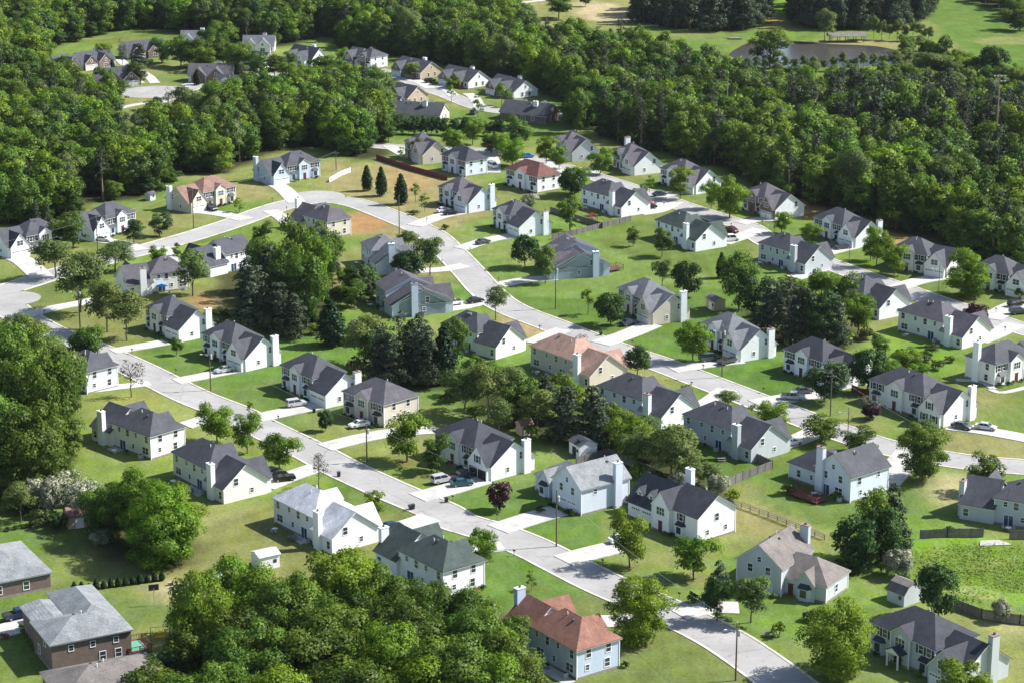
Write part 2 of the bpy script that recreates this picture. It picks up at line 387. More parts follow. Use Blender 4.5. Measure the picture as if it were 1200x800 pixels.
        back('std', c2-2, 4.2, hy); back('std', c2+2, 4.2, hy); back('sm', c2, 6.3, hy); back('dbl', c2+1.6, 1.6, hy); back('pdoor', c2-1.8, 1.1, hy)
        back('std', cx_-1.5, 1.7, hy-1.2); back('sm', cx_+2, 1.8, hy-1.2)
        end('sm', 1, -2.5, 4.3, hx); end('std', 1, 3, 4.1, hx); end('sm', 1, 2.6, 1.6, hx)
        end('std', -1, 0, 1.7, -hx)
        if chim == 'end': chimneys.append((X(hx+.3), 2.8, ridge+1.0, 1))
        elif chim == 'back': chimneys.append((X(hx-bw+1.6), hy+.3, ridge+1.3, 0))
    elif style == 'R':     # low brick house with several front gables
        main = M_(-hx, hx, -hy, hy, 2.9, ridge, 'gx' if chim != 'hip' else 'hipx')
        for i, (fx, fw) in enumerate(((-.52, 2.9), (.30, 3.2))):
            M_(hx*fx-fw, hx*fx+fw, -hy-1.5-i*.4, .6, 2.9, min(ridge-.4, 2.9+fw*.95), 'gy')
            yy = -hy-1.5-i*.4
            if i == 0 and garage == 'front': front('gar', hx*fx-1.4, 1.1, yy); front('gar', hx*fx+1.4, 1.1, yy)
            else: front('dbl', hx*fx, 1.5, yy)
            front('sm', hx*fx, 3.7, yy)
        front('std', -hx*.08, 1.5, -hy); front('std', hx*.8, 1.5, -hy)
        end('std', 1, -1.5, 1.6, hx); end('std', 1, 1.8, 1.6, hx); end('sm', 1, 0, 4.4, hx); end('sm', -1, 0, 4.2, -hx)
        back('std', -4, 1.6, hy); back('std', 4, 1.6, hy); back('pdoor', 0, 1.1, hy)
        if chim in ('back', 'hip'): chimneys.append((X(hx*.35), 1.5, ridge+.8, 0))
    elif style == 'X':
        extra(M_, front, back, end, chimneys, hx, hy, X)
    # walls, trim and roofs
    wb = MB(); fb = MB(); rb = MB(); tb = MB()
    for i, ms in enumerate(masses):
        front_gable = brickfront and ms[6] == 'gy'
        wall_solid(fb if front_gable else wb, ms)
        flat = (ms[3]-ms[2]) < 8.2 and ms[6] == 'gy'
        ov = .28 if flat else .42
        e = .0007*i
        shell(rb, ms, ov+e, .27+e, .10); shell(tb, ms, ov-.05+e, .165+e, .17)
    wb.build('wall', wm, root)
    if fb.v: tag(fb.build('wall', fm, root), 'brick front gable walls')
    ro = rb.build('roof', rm, root); tb.build('eave_trim', M_TRIM, ro)
    fo = MB()
    for ms in masses[:2]: fo.box(ms[0]-.04, ms[1]+.04, ms[2]-.04, ms[3]+.04, -.4, .38+.003*len(fo.v)/8)
    fo.build('foundation', M_FOUND, root)
    # corner boards
    for ms in masses[:2]:
        if 'brick' in wall: break
        for cx_ in ms[0:2]:
            for cy_ in ms[2:4]:
                if any(q is not ms and q[0]+.1 < cx_ < q[1]-.1 and q[2]+.1 < cy_ < q[3]-.1 for q in masses): continue
                cb = MB(); cb.box(-.08, .08, -.08, .08, 0, ms[4]-.05); o = cb.build('corner_board', M_TRIM, root); o.location = (cx_, cy_, 0)
    rz = {0: 0, 1: math.pi/2, 2: math.pi, 3: -math.pi/2}
    def put(name, me_, par, side, x, y, z, mat=None):
        o = bpy.data.objects.new(name, me_); COL.objects.link(o); o.parent = par; o.location = (x, y, z); o.rotation_euler = (0, 0, rz[side]); return o
    for kind, side, x, y, z, shut in wins:
        # skip those buried in another mass
        nx_, ny_ = {0: (0, -1), 1: (1, 0), 2: (0, 1), 3: (-1, 0)}[side]
        tx, ty = x+nx_*.3, y+ny_*.3
        if any(q[0] < tx < q[1] and q[2] < ty < q[3] and z < q[4]+.3 for q in masses): continue
        seen_side = {0: 'f' in vis, 2: 'b' in vis}.get(side, True)
        if not seen_side: continue
        if kind in ('std', 'sm', 'tri', 'dbl'):
            fr, pn = {'std': W_STD, 'sm': W_SM, 'tri': W_TRI, 'dbl': W_DBL}[kind]
            wo = put('window', fr, root, side, x, y, z); po = bpy.data.objects.new('pane', pn); COL.objects.link(po); po.parent = wo
            if shut:
                for sx in (-.86, .86):
                    so = bpy.data.objects.new('shutter', SHUT_ME); COL.objects.link(so); so.parent = wo; so.location = (sx, 0, 0)
        elif kind == 'gar':
            go = put('garage_door', GAR_ME, root, side, x, y, z)
            for nm, mm in (('glazing', GLITE_ME), ('panel_joint', GSEAM_ME)):
                o = bpy.data.objects.new(nm, mm); COL.objects.link(o); o.parent = go
        elif kind == 'gopen': put('garage_shade_panel', GOPEN_ME, root, side, x, y, z)
        elif kind == 'door': put('door', DOOR_ME, root, side, x, y, z)
        elif kind == 'pdoor':
            go = put('patio_door', PDOOR_ME, root, side, x, y, z); o = bpy.data.objects.new('door_frame', PDF_ME); COL.objects.link(o); o.parent = go
        elif kind == 'bay':
            bo = put('bay', BAY_ME.copy(), root, side, x, y, z); bo.data.materials.append(wm)
            o = bpy.data.objects.new('bay_roof', BAYR_ME); COL.objects.link(o); o.parent = bo; o.location = (0, 0, .01)
            o = bpy.data.objects.new('window', W_STD[1]); COL.objects.link(o); o.parent = bo; o.location = (0, -.66, -.95); o.scale = (1.2, 1, .95)
            if m is None: pass
    for cx_, cy_, cz, sd in chimneys:
        a_, b_ = (.85, .5) if sd == 0 else (.5, .85)
        ch = MB(); ch.box(-a_, a_, -b_, b_, -.5, cz); co = ch.build('chimney', wallm('white') if wall not in ('blue', 'paleblue', 'grey') else wm, root); co.location = (cx_, cy_, 0)
        cc = MB(); cc.box(-a_-.07, a_+.07, -b_-.07, b_+.07, cz, cz+.12); cc.build('chimney_cap', M_CAP if (cx_*7+C_[0]) % 3 < 1.6 else M_TRIM, co)
        cf = MB(); cf.tube((0, 0, cz+.12), (0, 0, cz+.5), .22, .22); cf.build('flue', M_FLUE, co)
    # vents near the ridge
    rr = random.Random(int(C_[0]*31+C_[1]*7))
    ms = masses[0]
    for k in range(rr.choice((2, 3, 4))):
        along = -1 if rr.random() < .75 else 1
        if ms[6].endswith('x'):
            x = rr.uniform(ms[0]+hy, ms[1]-hy) if ms[1]-ms[0] > 2*hy+1 else rr.uniform(ms[0]+3.5, ms[1]-3.5); y = (ms[2]+ms[3])/2+along*rr.uniform(-1.2, -.7)
        else: x = (ms[0]+ms[1])/2+along*rr.uniform(.7, 1.2); y = rr.uniform(ms[2]+1.5, ms[3]-1.5)
        o = bpy.data.objects.new('roof_vent', VENT_ME if k % 3 else PIPE_ME); COL.objects.link(o); o.parent = ro; o.location = (x, y, roof_z(ms, x, y))
    if porch: porch(root, hx, hy, m, masses, rm, wm)
    HOUSES.append(dict(root=root, px=C_, c=P(loc.x, loc.y), place=place, ph=ph or place, yaw=yaw, L=L, W=W, loc=loc, m=m, vis=vis, masses=masses))
    return root
H = house
def portico(root, hx, hy, m, masses, rm, wm):
    g = masses[1]; cx_ = (g[0]+g[1])/2; y0 = g[2]
    a = MB(); 
    for sx in (-1.2, 1.2): a.box(cx_+sx-.12, cx_+sx+.12, y0-1.75, y0-1.5, 0, 2.6)
    a.build('porch_column', M_TRIM, root)
    b_ = MB(); b_.prism([(cx_-1.7, 2.6), (cx_+1.7, 2.6), (cx_, 3.6)], y0-1.9, y0-.01); b_.build('porch_gable', M_TRIM, root)
    c_ = MB(); shell(c_, (cx_-1.6, cx_+1.6, y0-1.7, y0-.2, 2.72, 3.62, 'gy'), .2, .09, .08); c_.build('porch_roof', rm, root)

# ---- lower street, near (lower left) side: backs towards the camera
LN, LF, MF, MN, UF, UN = 'lower street, near side', 'lower street, far side', 'middle street, far side', 'middle street, near side', 'upper street, wood side', 'upper street, near side'
H((101,462),(-62,-24),'pale blue house half hidden behind the big dark trees at the left edge','the half hidden pale blue house','A',1,17,9,'slate','paleblue',chim=None,vis='b')
H((176,539),(-65,-24),'cream two-storey house with dark hip roof, brick-capped chimney and blue patio door','the cream house above the flowering bushes','A',1,19.5,9.6,'slate','cream',chim='back',vis='b')
H((264,590),(-62,-33),'cream house with dark roof and white chimney, beside the white-roofed house','the cream house beside the white-roofed one','A',-1,20.5,9.4,'slate','cream',chim='back',vis='b')
H((391,649),(-72,-37),'white house with pale almost white roof beside the white shed','the white house with pale roof','A',-1,20.5,9.6,'pale','white',chim='back',vis='b')
H((518,702),(-70,-36),'white house with green roof and red flower bushes behind the bottom wood','the green-roofed house by the bottom wood','A',1,20,9.8,'green','white',chim='endback',vis='b')
H((674,797),(-70,-40),'blue house with terracotta roof beside the road at the bottom','the terracotta-roofed blue house','A',1,20,9.4,'terra','blue',chim='end',vis='b')
# ---- lower street, far side: fronts towards the camera
H((212,401),(39,16),'pale house with slate roof and tall white chimney below the leaning grove','the slate-roofed house by the leaning grove','A',1,16.5,9.4,'slate','white',chim='endback',vis='f',gw=0)
H((290,435),(50,19),'white house with silver car on its long drive','the white house with the silver car','A',1,18.5,9.4,'slate','white',chim='endback',vis='f')
H((384,478),(53,24),'white house with dark roof and white side chimney, silver estate car in front','the silver estate car house','A',1,19.5,9.4,'slate','white',chim='endback',vis='f',gw=0)
H((449,501),(40,14),'compact beige two-storey house with hip roof beside a utility pole','the compact beige house','B',1,13.5,10.5,'mauve','beige',chim=None,vis='f')
H((578,563),(60,26),'white house with dark roof and open garage behind two parked cars','the white house with the open garage','A',1,20,10.5,'dark','white',chim='endback',garage='open',vis='f')
H((681,604),(52,24),'pale blue house with grey front gable roof and tall end chimney','the grey-gabled pale blue house','F',1,17,12,'ltgrey','paleblue',chim='end',wl=9.0,vis='f',eave=5.3,ridge=8.2)
def dorm(M_, front, back, end, chimneys, hx, hy, X):
    M_(2, hx, -hy, hy, 5.2, 8.6, 'gx'); M_(-1.5, 3.2, -hy-1.0, .5, 5.2, 8.0, 'gy')
    M_(-hx, 2.0, -hy+.6, hy-.3, 3.0, 7.6, 'gx')
    for dx in (-hx+2.2, -hx+5.4): M_(dx-.8, dx+.8, -hy+1.7, 0, 4.9, 5.9, 'gy'); front('sm', dx, 4.5, -hy+1.7)
    front('gar', -hx+2.2, 1.1, -hy+.6); front('gar', -hx+5.3, 1.1, -hy+.6); front('tri', .85, 4.2, -hy-1.0); front('door', .85, 1.1, -hy-1.0); front('std', 5.5, 4.1, -hy, True); front('bay', 5.5, 2.5, -hy)
    end('std', 1, 0, 4.3, hx); end('sm', 1, -2.4, 1.7, hx); end('sm', 1, 2.4, 1.7, hx)
    chimneys.append((X(-2), hy-.6, 9.6, 0))
H((817,637),(54,22),'white house with dark roof, two small dormers and tall rear chimney','the dormered white house','X',1,20,10,'dark','white',extra=dorm,vis='f')
H((962,711),(48,12),'grey house with taupe roof, tall rear chimney and low gabled wing','the taupe-roofed grey house','F',-1,17,11.5,'taupe','grey',chim='back',wl=9,vis='f')
H((1128,812),(52,24),'grey-blue house with dark hip roof and white portico at the bottom right','the portico house at bottom right','A',1,21,10.5,'dark','grey',chim='end',vis='f',porch=portico)
# ---- middle street, inner side
H((150,348),(-46,6),'cream house with mauve roof and blue awning behind the leaning grove','the cream house with blue awning','A',1,17,9,'mauve','cream',chim='back',vis='b')
H((246,325),(-42,10),'white gabled house with slate roof and white chimney next to the dark pines','the gabled house by the dark pines','G',1,15,9.5,'slate','white',chim='back',vis='b',wl=6)
H((383,281),(-54,-16),'beige house with plum hip roof inside the bend of the street','the beige house inside the bend','A',1,17.5,9,'plum','beige',chim='end',vis='b')
H((443,323),(-24,-20),'pale blue house with light grey roof, chimney facing the dark round tree','the light-grey-roofed blue house','A',-1,16.5,10,'grey','paleblue',chim='end',vis='b')
H((461,373),(-24,-20),'blue-grey gabled house with tall chimney, white pickup on its drive','the tall-chimney gabled house','G',-1,15,13.5,'plum','blue',chim='end',vis='b')
H((582,421),(-58,-16),'cream house with dark hip roof left of the orange-roofed house','the house left of the orange roof','A',-1,18.5,9,'slate','cream',chim=None,vis='b')
H((692,456),(-76,-28),'beige house with orange-tan roof and white chimney','the orange-roofed house','A',-1,22,10,'tan','beige',chim='back',vis='b')
H((776,504),(-71,-24),'white house with dark roof beside the small dark street tree','the white house by the dark street tree','A',-1,20.5,10,'slate','white',chim='back',vis='b')
H((881,542),(-73,-27),'grey-blue house with slate roof and walled chimney above the fenced lawn','the grey-blue house above the fenced lawn','A',-1,21,10,'slate','grey',chim='back',vis='b')
H((996,589),(-73,-27),'pale blue house with tall white chimney and red deck','the red-deck pale blue house','F',-1,18,11,'slate','paleblue',chim='back',wl=9.5,vis='b')
H((1226,624),(-58,-10),'grey house with dark roof and chimney at the right edge','the grey house at the right edge','A',1,17,10,'slate','grey',chim='endback',vis='b',anchor='near')
# ---- middle street, outer side
H((656,328),(19,14),'pale blue gabled house with wide end wall, chimney and round brown deck','the wide-gabled blue house','G',1,15,14,'plum','blue',chim='endback',vis='f')
H((767,381),(50,24),'beige house with grey roof and front garage gable beside two round street trees','the grey-roofed beige garage house','A',1,18.5,10,'grey','beige',chim='endback',vis='f')
H((870,424),(46,20),'white house with grey roof and dark van on its drive','the white house with the dark van','A',1,17.5,9.5,'grey','white',chim='endback',vis='f')
H((986,457),(60,20),'white house with dark hip roof between two dark round trees','the house between two dark round trees','A',1,19,9.4,'dark','white',chim='endback',vis='f')
H((1107,500),(76,25),'long cream house with dark roof and two cars at its end','the long cream house with two cars','A',1,22.5,10,'slate','cream',chim='endback',garage='none',vis='f')
H((1166,453),(46,-12),'cream house with tall end chimney on the open slope at right','the cream house on the open slope','A',1,20,9.5,'slate','cream',chim='mainend',vis='f')
# ---- upper street, near side: backs to the camera
H((816,295),(-53,-18),'white house with dark green roof on the wide green lawn','the green-roofed house on the wide lawn','A',-1,19.5,9.6,'green','white',chim='back',vis='b')
H((729,255),(-54,-16),'white house with slate roof, red playset and picket-topped fence behind it','the white house with the red playset','A',-1,20,9.6,'slate','white',chim='back',vis='b')
H((944,322),(-60,-17),'grey house with slate hip roof beside the silver pickup','the hip-roofed house by the silver pickup','A',-1,18.5,9.5,'slate','grey',chim='back',vis='b')
H((1031,375),(-48,-16),'cream house with dark roof, tall white end wall behind the bright tree','the white-ended house behind the bright tree','A',-1,16,9.5,'slate','white',chim=None,vis='b')
H((1128,409),(-72,-20),'cream house with plum roof and white chimney beside the purple tree','the cream house by the purple tree','A',-1,20.5,10,'plum','cream',chim='back',vis='b')
# ---- upper street, wood side
H((745,206),(32,12),'white house with plum roof and front chimney against the wood','the white house against the wood','A',1,15,9.5,'plum','white',chim='mainend',vis='f')
H((817,228),(48,13),'pale house with plum roof behind two bright green trees','the pale house behind two bright trees','A',1,18,9.5,'plum','white',chim=None,vis='f')
H((910,258),(40,13),'white house with brick garage gable and plum roof','the brick-garage white house','A',1,17,10,'plum','white',chim=None,vis='f',brickfront='brick')
H((1004,291),(55,17),'white house with slate roof and round-topped chimney, cars at its garage','the white house with cars at the garage','A',1,19,9.5,'slate','white',chim='endback',vis='f')
H((1110,326),(50,9),'cream house with slate roof left of the broad bright tree','the cream house left of the broad tree','A',1,18,9.5,'slate','cream',chim=None,vis='f')
H((1206,350),(48,10),'white house with slate roof cut by the right edge of the view','the white house cut by the right edge','A',1,18,9.5,'slate','white',chim=None,vis='f')
# ---- middle street start, left: fronts to the camera
H((9,303),(46,-9),'white house with two garage doors at the left edge','the two-garage house at the left edge','A',-1,18,9.5,'slate','white',chim=None,vis='f')
H((106,283),(56,-15),'pale blue house with slate roof and garage gable beside the round tree','the pale blue house by the round tree','A',-1,18.5,9.5,'slate','paleblue',chim='endback',vis='f')
H((220,250),(58,-13),'white house with brown roof and black car on its drive','the brown-roofed house','A',-1,19.5,9.5,'brown','beige',chim='endback',vis='f')
H((317,217),(62,-10),'blue house with slate roof at the edge of the wood','the blue house at the edge of the wood','A',-1,19,9.5,'slate','blue',chim='endback',vis='f')
# ---- between middle and back street
H((610,279),(36,15),'white house with slate roof beside the wooden privacy fence','the white house beside the privacy fence','A',1,16.5,10,'slate','white',chim='endback',vis='f',gw=0)
H((551,250),(45,14),'blue-white house with plum roof and tall end chimney','the plum-roofed house with end chimney','A',1,16.5,9.5,'plum','paleblue',chim='endback',vis='f')
H((629,227),(46,13),'white house with dark red hip roof','the red-roofed white house','B',1,16,9.5,'red','white',chim=None,vis='f')
H((545,208),(36,11),'pale blue house with dark hip roof by the back street','the dark-roofed house by the back street','B',1,13.5,9,'dark','paleblue',chim=None,vis='f')
H((497,193),(28,12),'beige house with plum roof and white garage gable below the hedge','the beige house below the hedge','A',1,15,9,'plum','beige',chim=None,vis='f')
H((672,190),(26,12),'pale house with plum roof next to the bright blue car','the house next to the bright blue car','A',1,14.5,9,'plum','grey',chim=None,vis='f')
# ---- far streets
R = dict(style='R', ridge=6.6, vis='f')
H((221,97),(50,0),'brick ranch house with two front gables facing the turning circle','the brick house on the turning circle',m=1,L=17,W=9,roof='mauve',wall='white',brickfront='brick',chim='back',garage='none',**R)
H((150,70),(40,-4),'brick house with dark gables below the back wood','the gabled brick house below the back wood',m=1,L=18,W=9,roof='slate',wall='beige',brickfront='brick',chim=None,**R)
H((96,83),(44,-6),'grey-roofed house with small brick gable left of the turning circle','the grey-roofed house left of the circle',m=1,L=16,W=9,roof='slate',wall='paleblue',brickfront='brick',chim='back',**R)
H((115,103),(46,-3),'dark-roofed house half sunk in trees beside the turning circle','the half sunk dark-roofed house',m=-1,L=17,W=9,roof='slate',wall='beige',brickfront='brick',chim='back',**R)
H((70,87),(20,-4),'small white and brick gabled end at the far left','the small gabled house at far left',m=1,L=9,W=8,roof='slate',wall='white',brickfront='brick',chim=None,**R)
H((292,112),(40,2),'slate-roofed house low behind the left wood','the slate-roofed house behind the left wood',m=1,L=14,W=9,roof='slate',wall='grey',chim=None,**R)
H((212,56),(36,0),'pale-roofed house mostly hidden by far trees','the pale-roofed hidden house',m=1,L=13,W=8,roof='grey',wall='white',chim='back',**R)
H((285,62),(36,0),'light-roofed house in the far trees right of the pale-roofed one','the light-roofed hidden house',m=1,L=13,W=8,roof='grey',wall='white',chim='back',**R)
H((365,79),(34,6),'far house with bright white gable end and slate roof','the far white-gabled house',m=1,L=15,W=9,roof='slate',wall='white',chim='back',style='R',ridge=7.2,vis='f')
H((308,83),(34,4),'small far house left of the bright white gable','the small house left of the white gable',m=1,L=12,W=8,roof='slate',wall='white',chim=None,**R)
H((434,82),(36,6),'tall brick-fronted house with big white gable end','the brick-fronted house with white gable','A',-1,15,10,'slate','white',5.0,8.2,chim=None,vis='f',brickfront='brick')
H((493,94),(48,10),'tan house with slate roof and brick garage front','the tan far house',m=1,L=18,W=11,roof='slate',wall='tan',brickfront='brick',chim='back',**R)
H((549,105),(48,10),'far house with white end and brick gables, left of the last one','the far house with brick gables',m=1,L=18,W=11,roof='slate',wall='white',brickfront='brick',chim='back',**R)
H((602,117),(46,12),'last far house in the row, slate roof and white end','the last far house in the row',m=1,L=18,W=11,roof='slate',wall='white',brickfront='brick',chim='back',**R)
H((478,124),(40,8),'slate-roofed house with brick gables on the near side of the far street','the brick-gabled house on the far street',m=1,L=15,W=10,roof='slate',wall='tan',brickfront='brick',chim=None,**R)
H((462,137),(30,5),'low grey roof at the corner of the far street','the low grey roof at the far corner',m=1,L=9,W=8,roof='mauve',wall='grey',chim=None,**R)
H((515,145),(-60,-4),'long low beige house with slate roof seen from behind','the long low beige house',m=-1,L=21,W=10,roof='slate',wall='beige',chim='back',style='R',ridge=6.2,vis='b')
H((640,146),(-56,-6),'long low dark-roofed house beside the bright tree','the long low house beside the bright tree',m=-1,L=19,W=10,roof='slate',wall='brick',chim='back',style='R',ridge=6.4,vis='b')
# ---- bottom left brick houses
def big(M_, front, back, end, chimneys, hx, hy, X):
    M_(-hx, hx, -hy, hy, 5.1, 7.0, 'hipx'); M_(hx-7.5, hx-.02, 0, hy+11, 5.05, 6.8, 'hipy'); M_(-hx+.6, hx-7.0, hy-2, hy+8, 4.6, 5.2, 'gy')
    for x in (1.8, 4.5): front('std', x, 1.5, -hy)
    for x in (-3.5, .2, 4.2): front('sm', x, 3.9, -hy)
    end('std', -1, -1.5, 4.2, -hx); end('std', -1, 2, 1.6, -hx); end('std', 1, 0, 4.2, hx); end('std', 1, 4, 4.2, hx); end('std', 1, 9, 4.2, hx)
H((62,789),(84,-17),'large dark brick house with pale grey L-shaped roof at the bottom left','the large L-shaped brick house','X',1,13.6,10.6,'ltgrey','darkbrick',extra=big,vis='f')
def lowb(M_, front, back, end, chimneys, hx, hy, X):
    M_(-hx, hx, -hy, hy, 3.2, 6.8, 'hipx')
    for x in (0, 5): front('std', x, 1.6, -hy)
    end('dbl', 1, 0, 1.6, hx); end('std', 1, -5, 1.6, hx)
H((-62,714),(84,-17),'low brick house with grey roof cut by the left edge','the low brick house at the left edge','X',1,19,17,'ltgrey','darkbrick',extra=lowb,vis='f')
def onlyroof(M_, front, back, end, chimneys, hx, hy, X):
    M_(-hx, hx, -hy, hy, 5.2, 7.6, 'hipx'); front('std', 0, 4, -hy)
H((76,858),(84,-17),'brick house with taupe hip roof cut by the bottom edge','the taupe-roofed house at the bottom edge','X',1,17,12,'taupe','brick',extra=onlyroof,vis='f')
# ================================================================== GROUND
def smooth(pts, n=8):
    pts = [Vector((p[0], p[1])) for p in pts]
    q = [pts[0]*2-pts[1]]+pts+[pts[-1]*2-pts[-2]]
    out = []
    for i in range(1, len(q)-2):
        a, b, c, d = q[i-1:i+3]
        for k in range(n):
            t = k/n
            out.append(.5*((2*b)+(c-a)*t+(2*a-5*b+4*c-d)*t*t+(3*b-a-3*c+d)*t**3))
    out.append(q[-2]); return out
def gpts(px): return [G(*p) for p in px]
def offs(line, d):
    out = []
    for i, p in enumerate(line):
        a = line[max(0, i-1)]; b = line[min(len(line)-1, i+1)]
        t = (b-a).normalized(); out.append(p+Vector((-t.y, t.x))*d)
    return out
def ribbon(mb, line, w0, w1, z, z1=None, mi=0):
    L_, R_ = offs(line, w0), offs(line, w1)
    n = len(line)
    vs = [(p.x, p.y, z) for p in L_]+[(p.x, p.y, z) for p in R_]
    fs = [(i, i+1, n+i+1, n+i) for i in range(n-1)]
    mb.add(vs, fs, mi)
    if z1 is not None:
        for A in (L_, R_):
            mb.add([(p.x, p.y, z) for p in A]+[(p.x, p.y, z1) for p in A], fs, mi)
STREETS = {
 'middle': ([(-60,352),(0,341),(50,326),(107,309),(175,291),(225,277),(275,261),(310,248),(345,238),(380,234),(415,238),(450,250),(500,272),(525,293),(550,319),(572,343),(597,361),(650,382),(707,404),(775,427),(830,448),(890,471),(925,484),(975,503),(1040,524),(1125,540),(1200,547),(1290,552)], 4.4),
 'lower': ([(0,352),(30,374),(62,391),(110,410),(160,432),(225,464),(275,484),(305,500),(357,525),(405,550),(462,576),(512,597),(537,611),(580,624),(625,642),(700,680),(755,704),(800,724),(850,750),(900,784),(960,830)], 4.4),
 'upper': ([(770,231),(800,242),(840,255),(875,266),(900,283),(925,294),(970,309),(1012,324),(1060,340),(1112,358),(1165,375),(1200,386),(1290,410)], 4.2),
 'back': ([(385,168),(440,171),(480,174),(570,177),(620,186),(690,205),(770,231)], 3.8),
 'far': ([(440,82),(470,90),(497,102),(525,112),(562,126),(600,132),(660,136)], 3.8),
 'close': ([(185,109),(215,106),(240,98),(262,92),(320,88),(400,84),(440,82)], 3.6),
}
ROADW = {}
for k, (px, w) in STREETS.items():
    ROADW[k] = (smooth([(G(*p).x, G(*p).y) for p in px], 8), w)
# road surface
def roadmat():
    m, N, L = newmat('aged_road_concrete')
    out = N.new('ShaderNodeOutputMaterial'); b = N.new('ShaderNodeBsdfPrincipled'); L.new(b.outputs[0], out.inputs[0])
    tc = N.new('ShaderNodeTexCoord')
    def noise(sc, det):
        n = N.new('ShaderNodeTexNoise'); n.inputs['Scale'].default_value = sc; n.inputs['Detail'].default_value = det; n.inputs['Roughness'].default_value = .6; L.new(tc.outputs['Object'], n.inputs['Vector']); return n.outputs[0]
    r = N.new('ShaderNodeValToRGB'); r.color_ramp.elements[0].position = .3; r.color_ramp.elements[1].position = .72
    r.color_ramp.elements[0].color = (.250, .242, .228, 1); r.color_ramp.elements[1].color = (.345, .334, .318, 1); L.new(noise(.09, 6), r.inputs[0])
    r2 = N.new('ShaderNodeValToRGB'); r2.color_ramp.elements[0].position = .56; r2.color_ramp.elements[1].position = .7
    r2.color_ramp.elements[0].color = (1, 1, 1, 1); r2.color_ramp.elements[1].color = (.78, .78, .79, 1); L.new(noise(.8, 7), r2.inputs[0])
    mx = N.new('ShaderNodeMixRGB'); mx.blend_type = 'MULTIPLY'; mx.inputs[0].default_value = 1; L.new(r.outputs[0], mx.inputs[1]); L.new(r2.outputs[0], mx.inputs[2])
    # cracks / tar seams
    v = N.new('ShaderNodeTexVoronoi'); v.feature = 'DISTANCE_TO_EDGE'; v.inputs['Scale'].default_value = .07
    mpn = N.new('ShaderNodeMixRGB'); mpn.inputs[0].default_value = .9; nz = N.new('ShaderNodeTexNoise'); nz.inputs['Scale'].default_value = .25; L.new(tc.outputs['Object'], nz.inputs['Vector'])
    ad = N.new('ShaderNodeVectorMath'); ad.operation = 'MULTIPLY_ADD'; ad.inputs[1].default_value = (5, 5, 0); L.new(nz.outputs['Color'], ad.inputs[0]); L.new(tc.outputs['Object'], ad.inputs[2]); L.new(ad.outputs[0], v.inputs['Vector'])
    r3 = N.new('ShaderNodeMapRange'); r3.inputs[1].default_value = .004; r3.inputs[2].default_value = .012; r3.inputs[3].default_value = .80; r3.inputs[4].default_value = 1; L.new(v.outputs['Distance'], r3.inputs[0])
    m3 = N.new('ShaderNodeMixRGB'); m3.blend_type = 'MULTIPLY'; m3.inputs[0].default_value = 1; L.new(mx.outputs[0], m3.inputs[1]); L.new(r3.outputs[0], m3.inputs[2])
    L.new(m3.outputs[0], b.inputs['Base Color']); b.inputs['Roughness'].default_value = .9; b.inputs['Specular IOR Level'].default_value = .25
    return m
M_ROAD = roadmat()
M_KERB = surf('kerb_concrete', (.50, .46, .40), .9, .15, .8, stain=((.30, .20, .13), .3, .8))
zz = {'middle': .034, 'lower': .038, 'upper': .034, 'back': .030, 'far': .034, 'close': .030}
NM = {'middle': 'curving middle street', 'lower': 'lower street running down the hillside', 'upper': 'upper street by the wood', 'back': 'back street', 'far': 'far street', 'close': 'dead end street'}
for k, (ln, w) in ROADW.items():
    mb = MB(); ribbon(mb, ln, -w, w, zz[k])
    r = mb.build('road', M_ROAD, recalc=False); tag(r, NM[k], None, None, 'structure')
def near_road(x, y, skip, marg=0.0):
    for kk, (l2, w2) in ROADW.items():
        if kk == skip: continue
        for i in range(0, len(l2), 2):
            if (l2[i].x-x)**2+(l2[i].y-y)**2 < (w2+marg)**2: return True
    return False
def discs(px, r, z, name='road', mat=M_ROAD, n=48, sq=1.0):
    c = G(*px); mb = MB(); mb.add([(c.x+math.cos(2*math.pi*i/n)*r, c.y+math.sin(2*math.pi*i/n)*r*sq, z) for i in range(n)], [tuple(range(n))])
    o = mb.build(name, mat, recalc=False); tag(o, None, None, None, 'structure'); return c
CDS = discs((181, 108), 13, .042)          # turning circle
discs((16, 350), 7.0, .046)
BULB = discs((372, 231), 8.5, .042)
kb = MB()
for k, (ln, w) in ROADW.items():
    for s_ in (-1, 1):
        run = []
        mid = offs(ln, s_*(w+.25))
        def flush():
            if len(run) > 1: ribbon(kb, run, -.25, .25, .12, 0)
        for i, p in enumerate(mid):
            bad = near_road(p.x, p.y, k) or any((p.x-c.x)**2+(p.y-c.y)**2 < r_*r_ for c, r_ in ((CDS, 13), (G(16, 350), 7.0), (BULB, 8.5)))
            if bad:
                flush(); run = []
            else: run.append(p)
        flush()
tag(kb.build('kerb', M_KERB, recalc=False), None, None, None, 'structure')

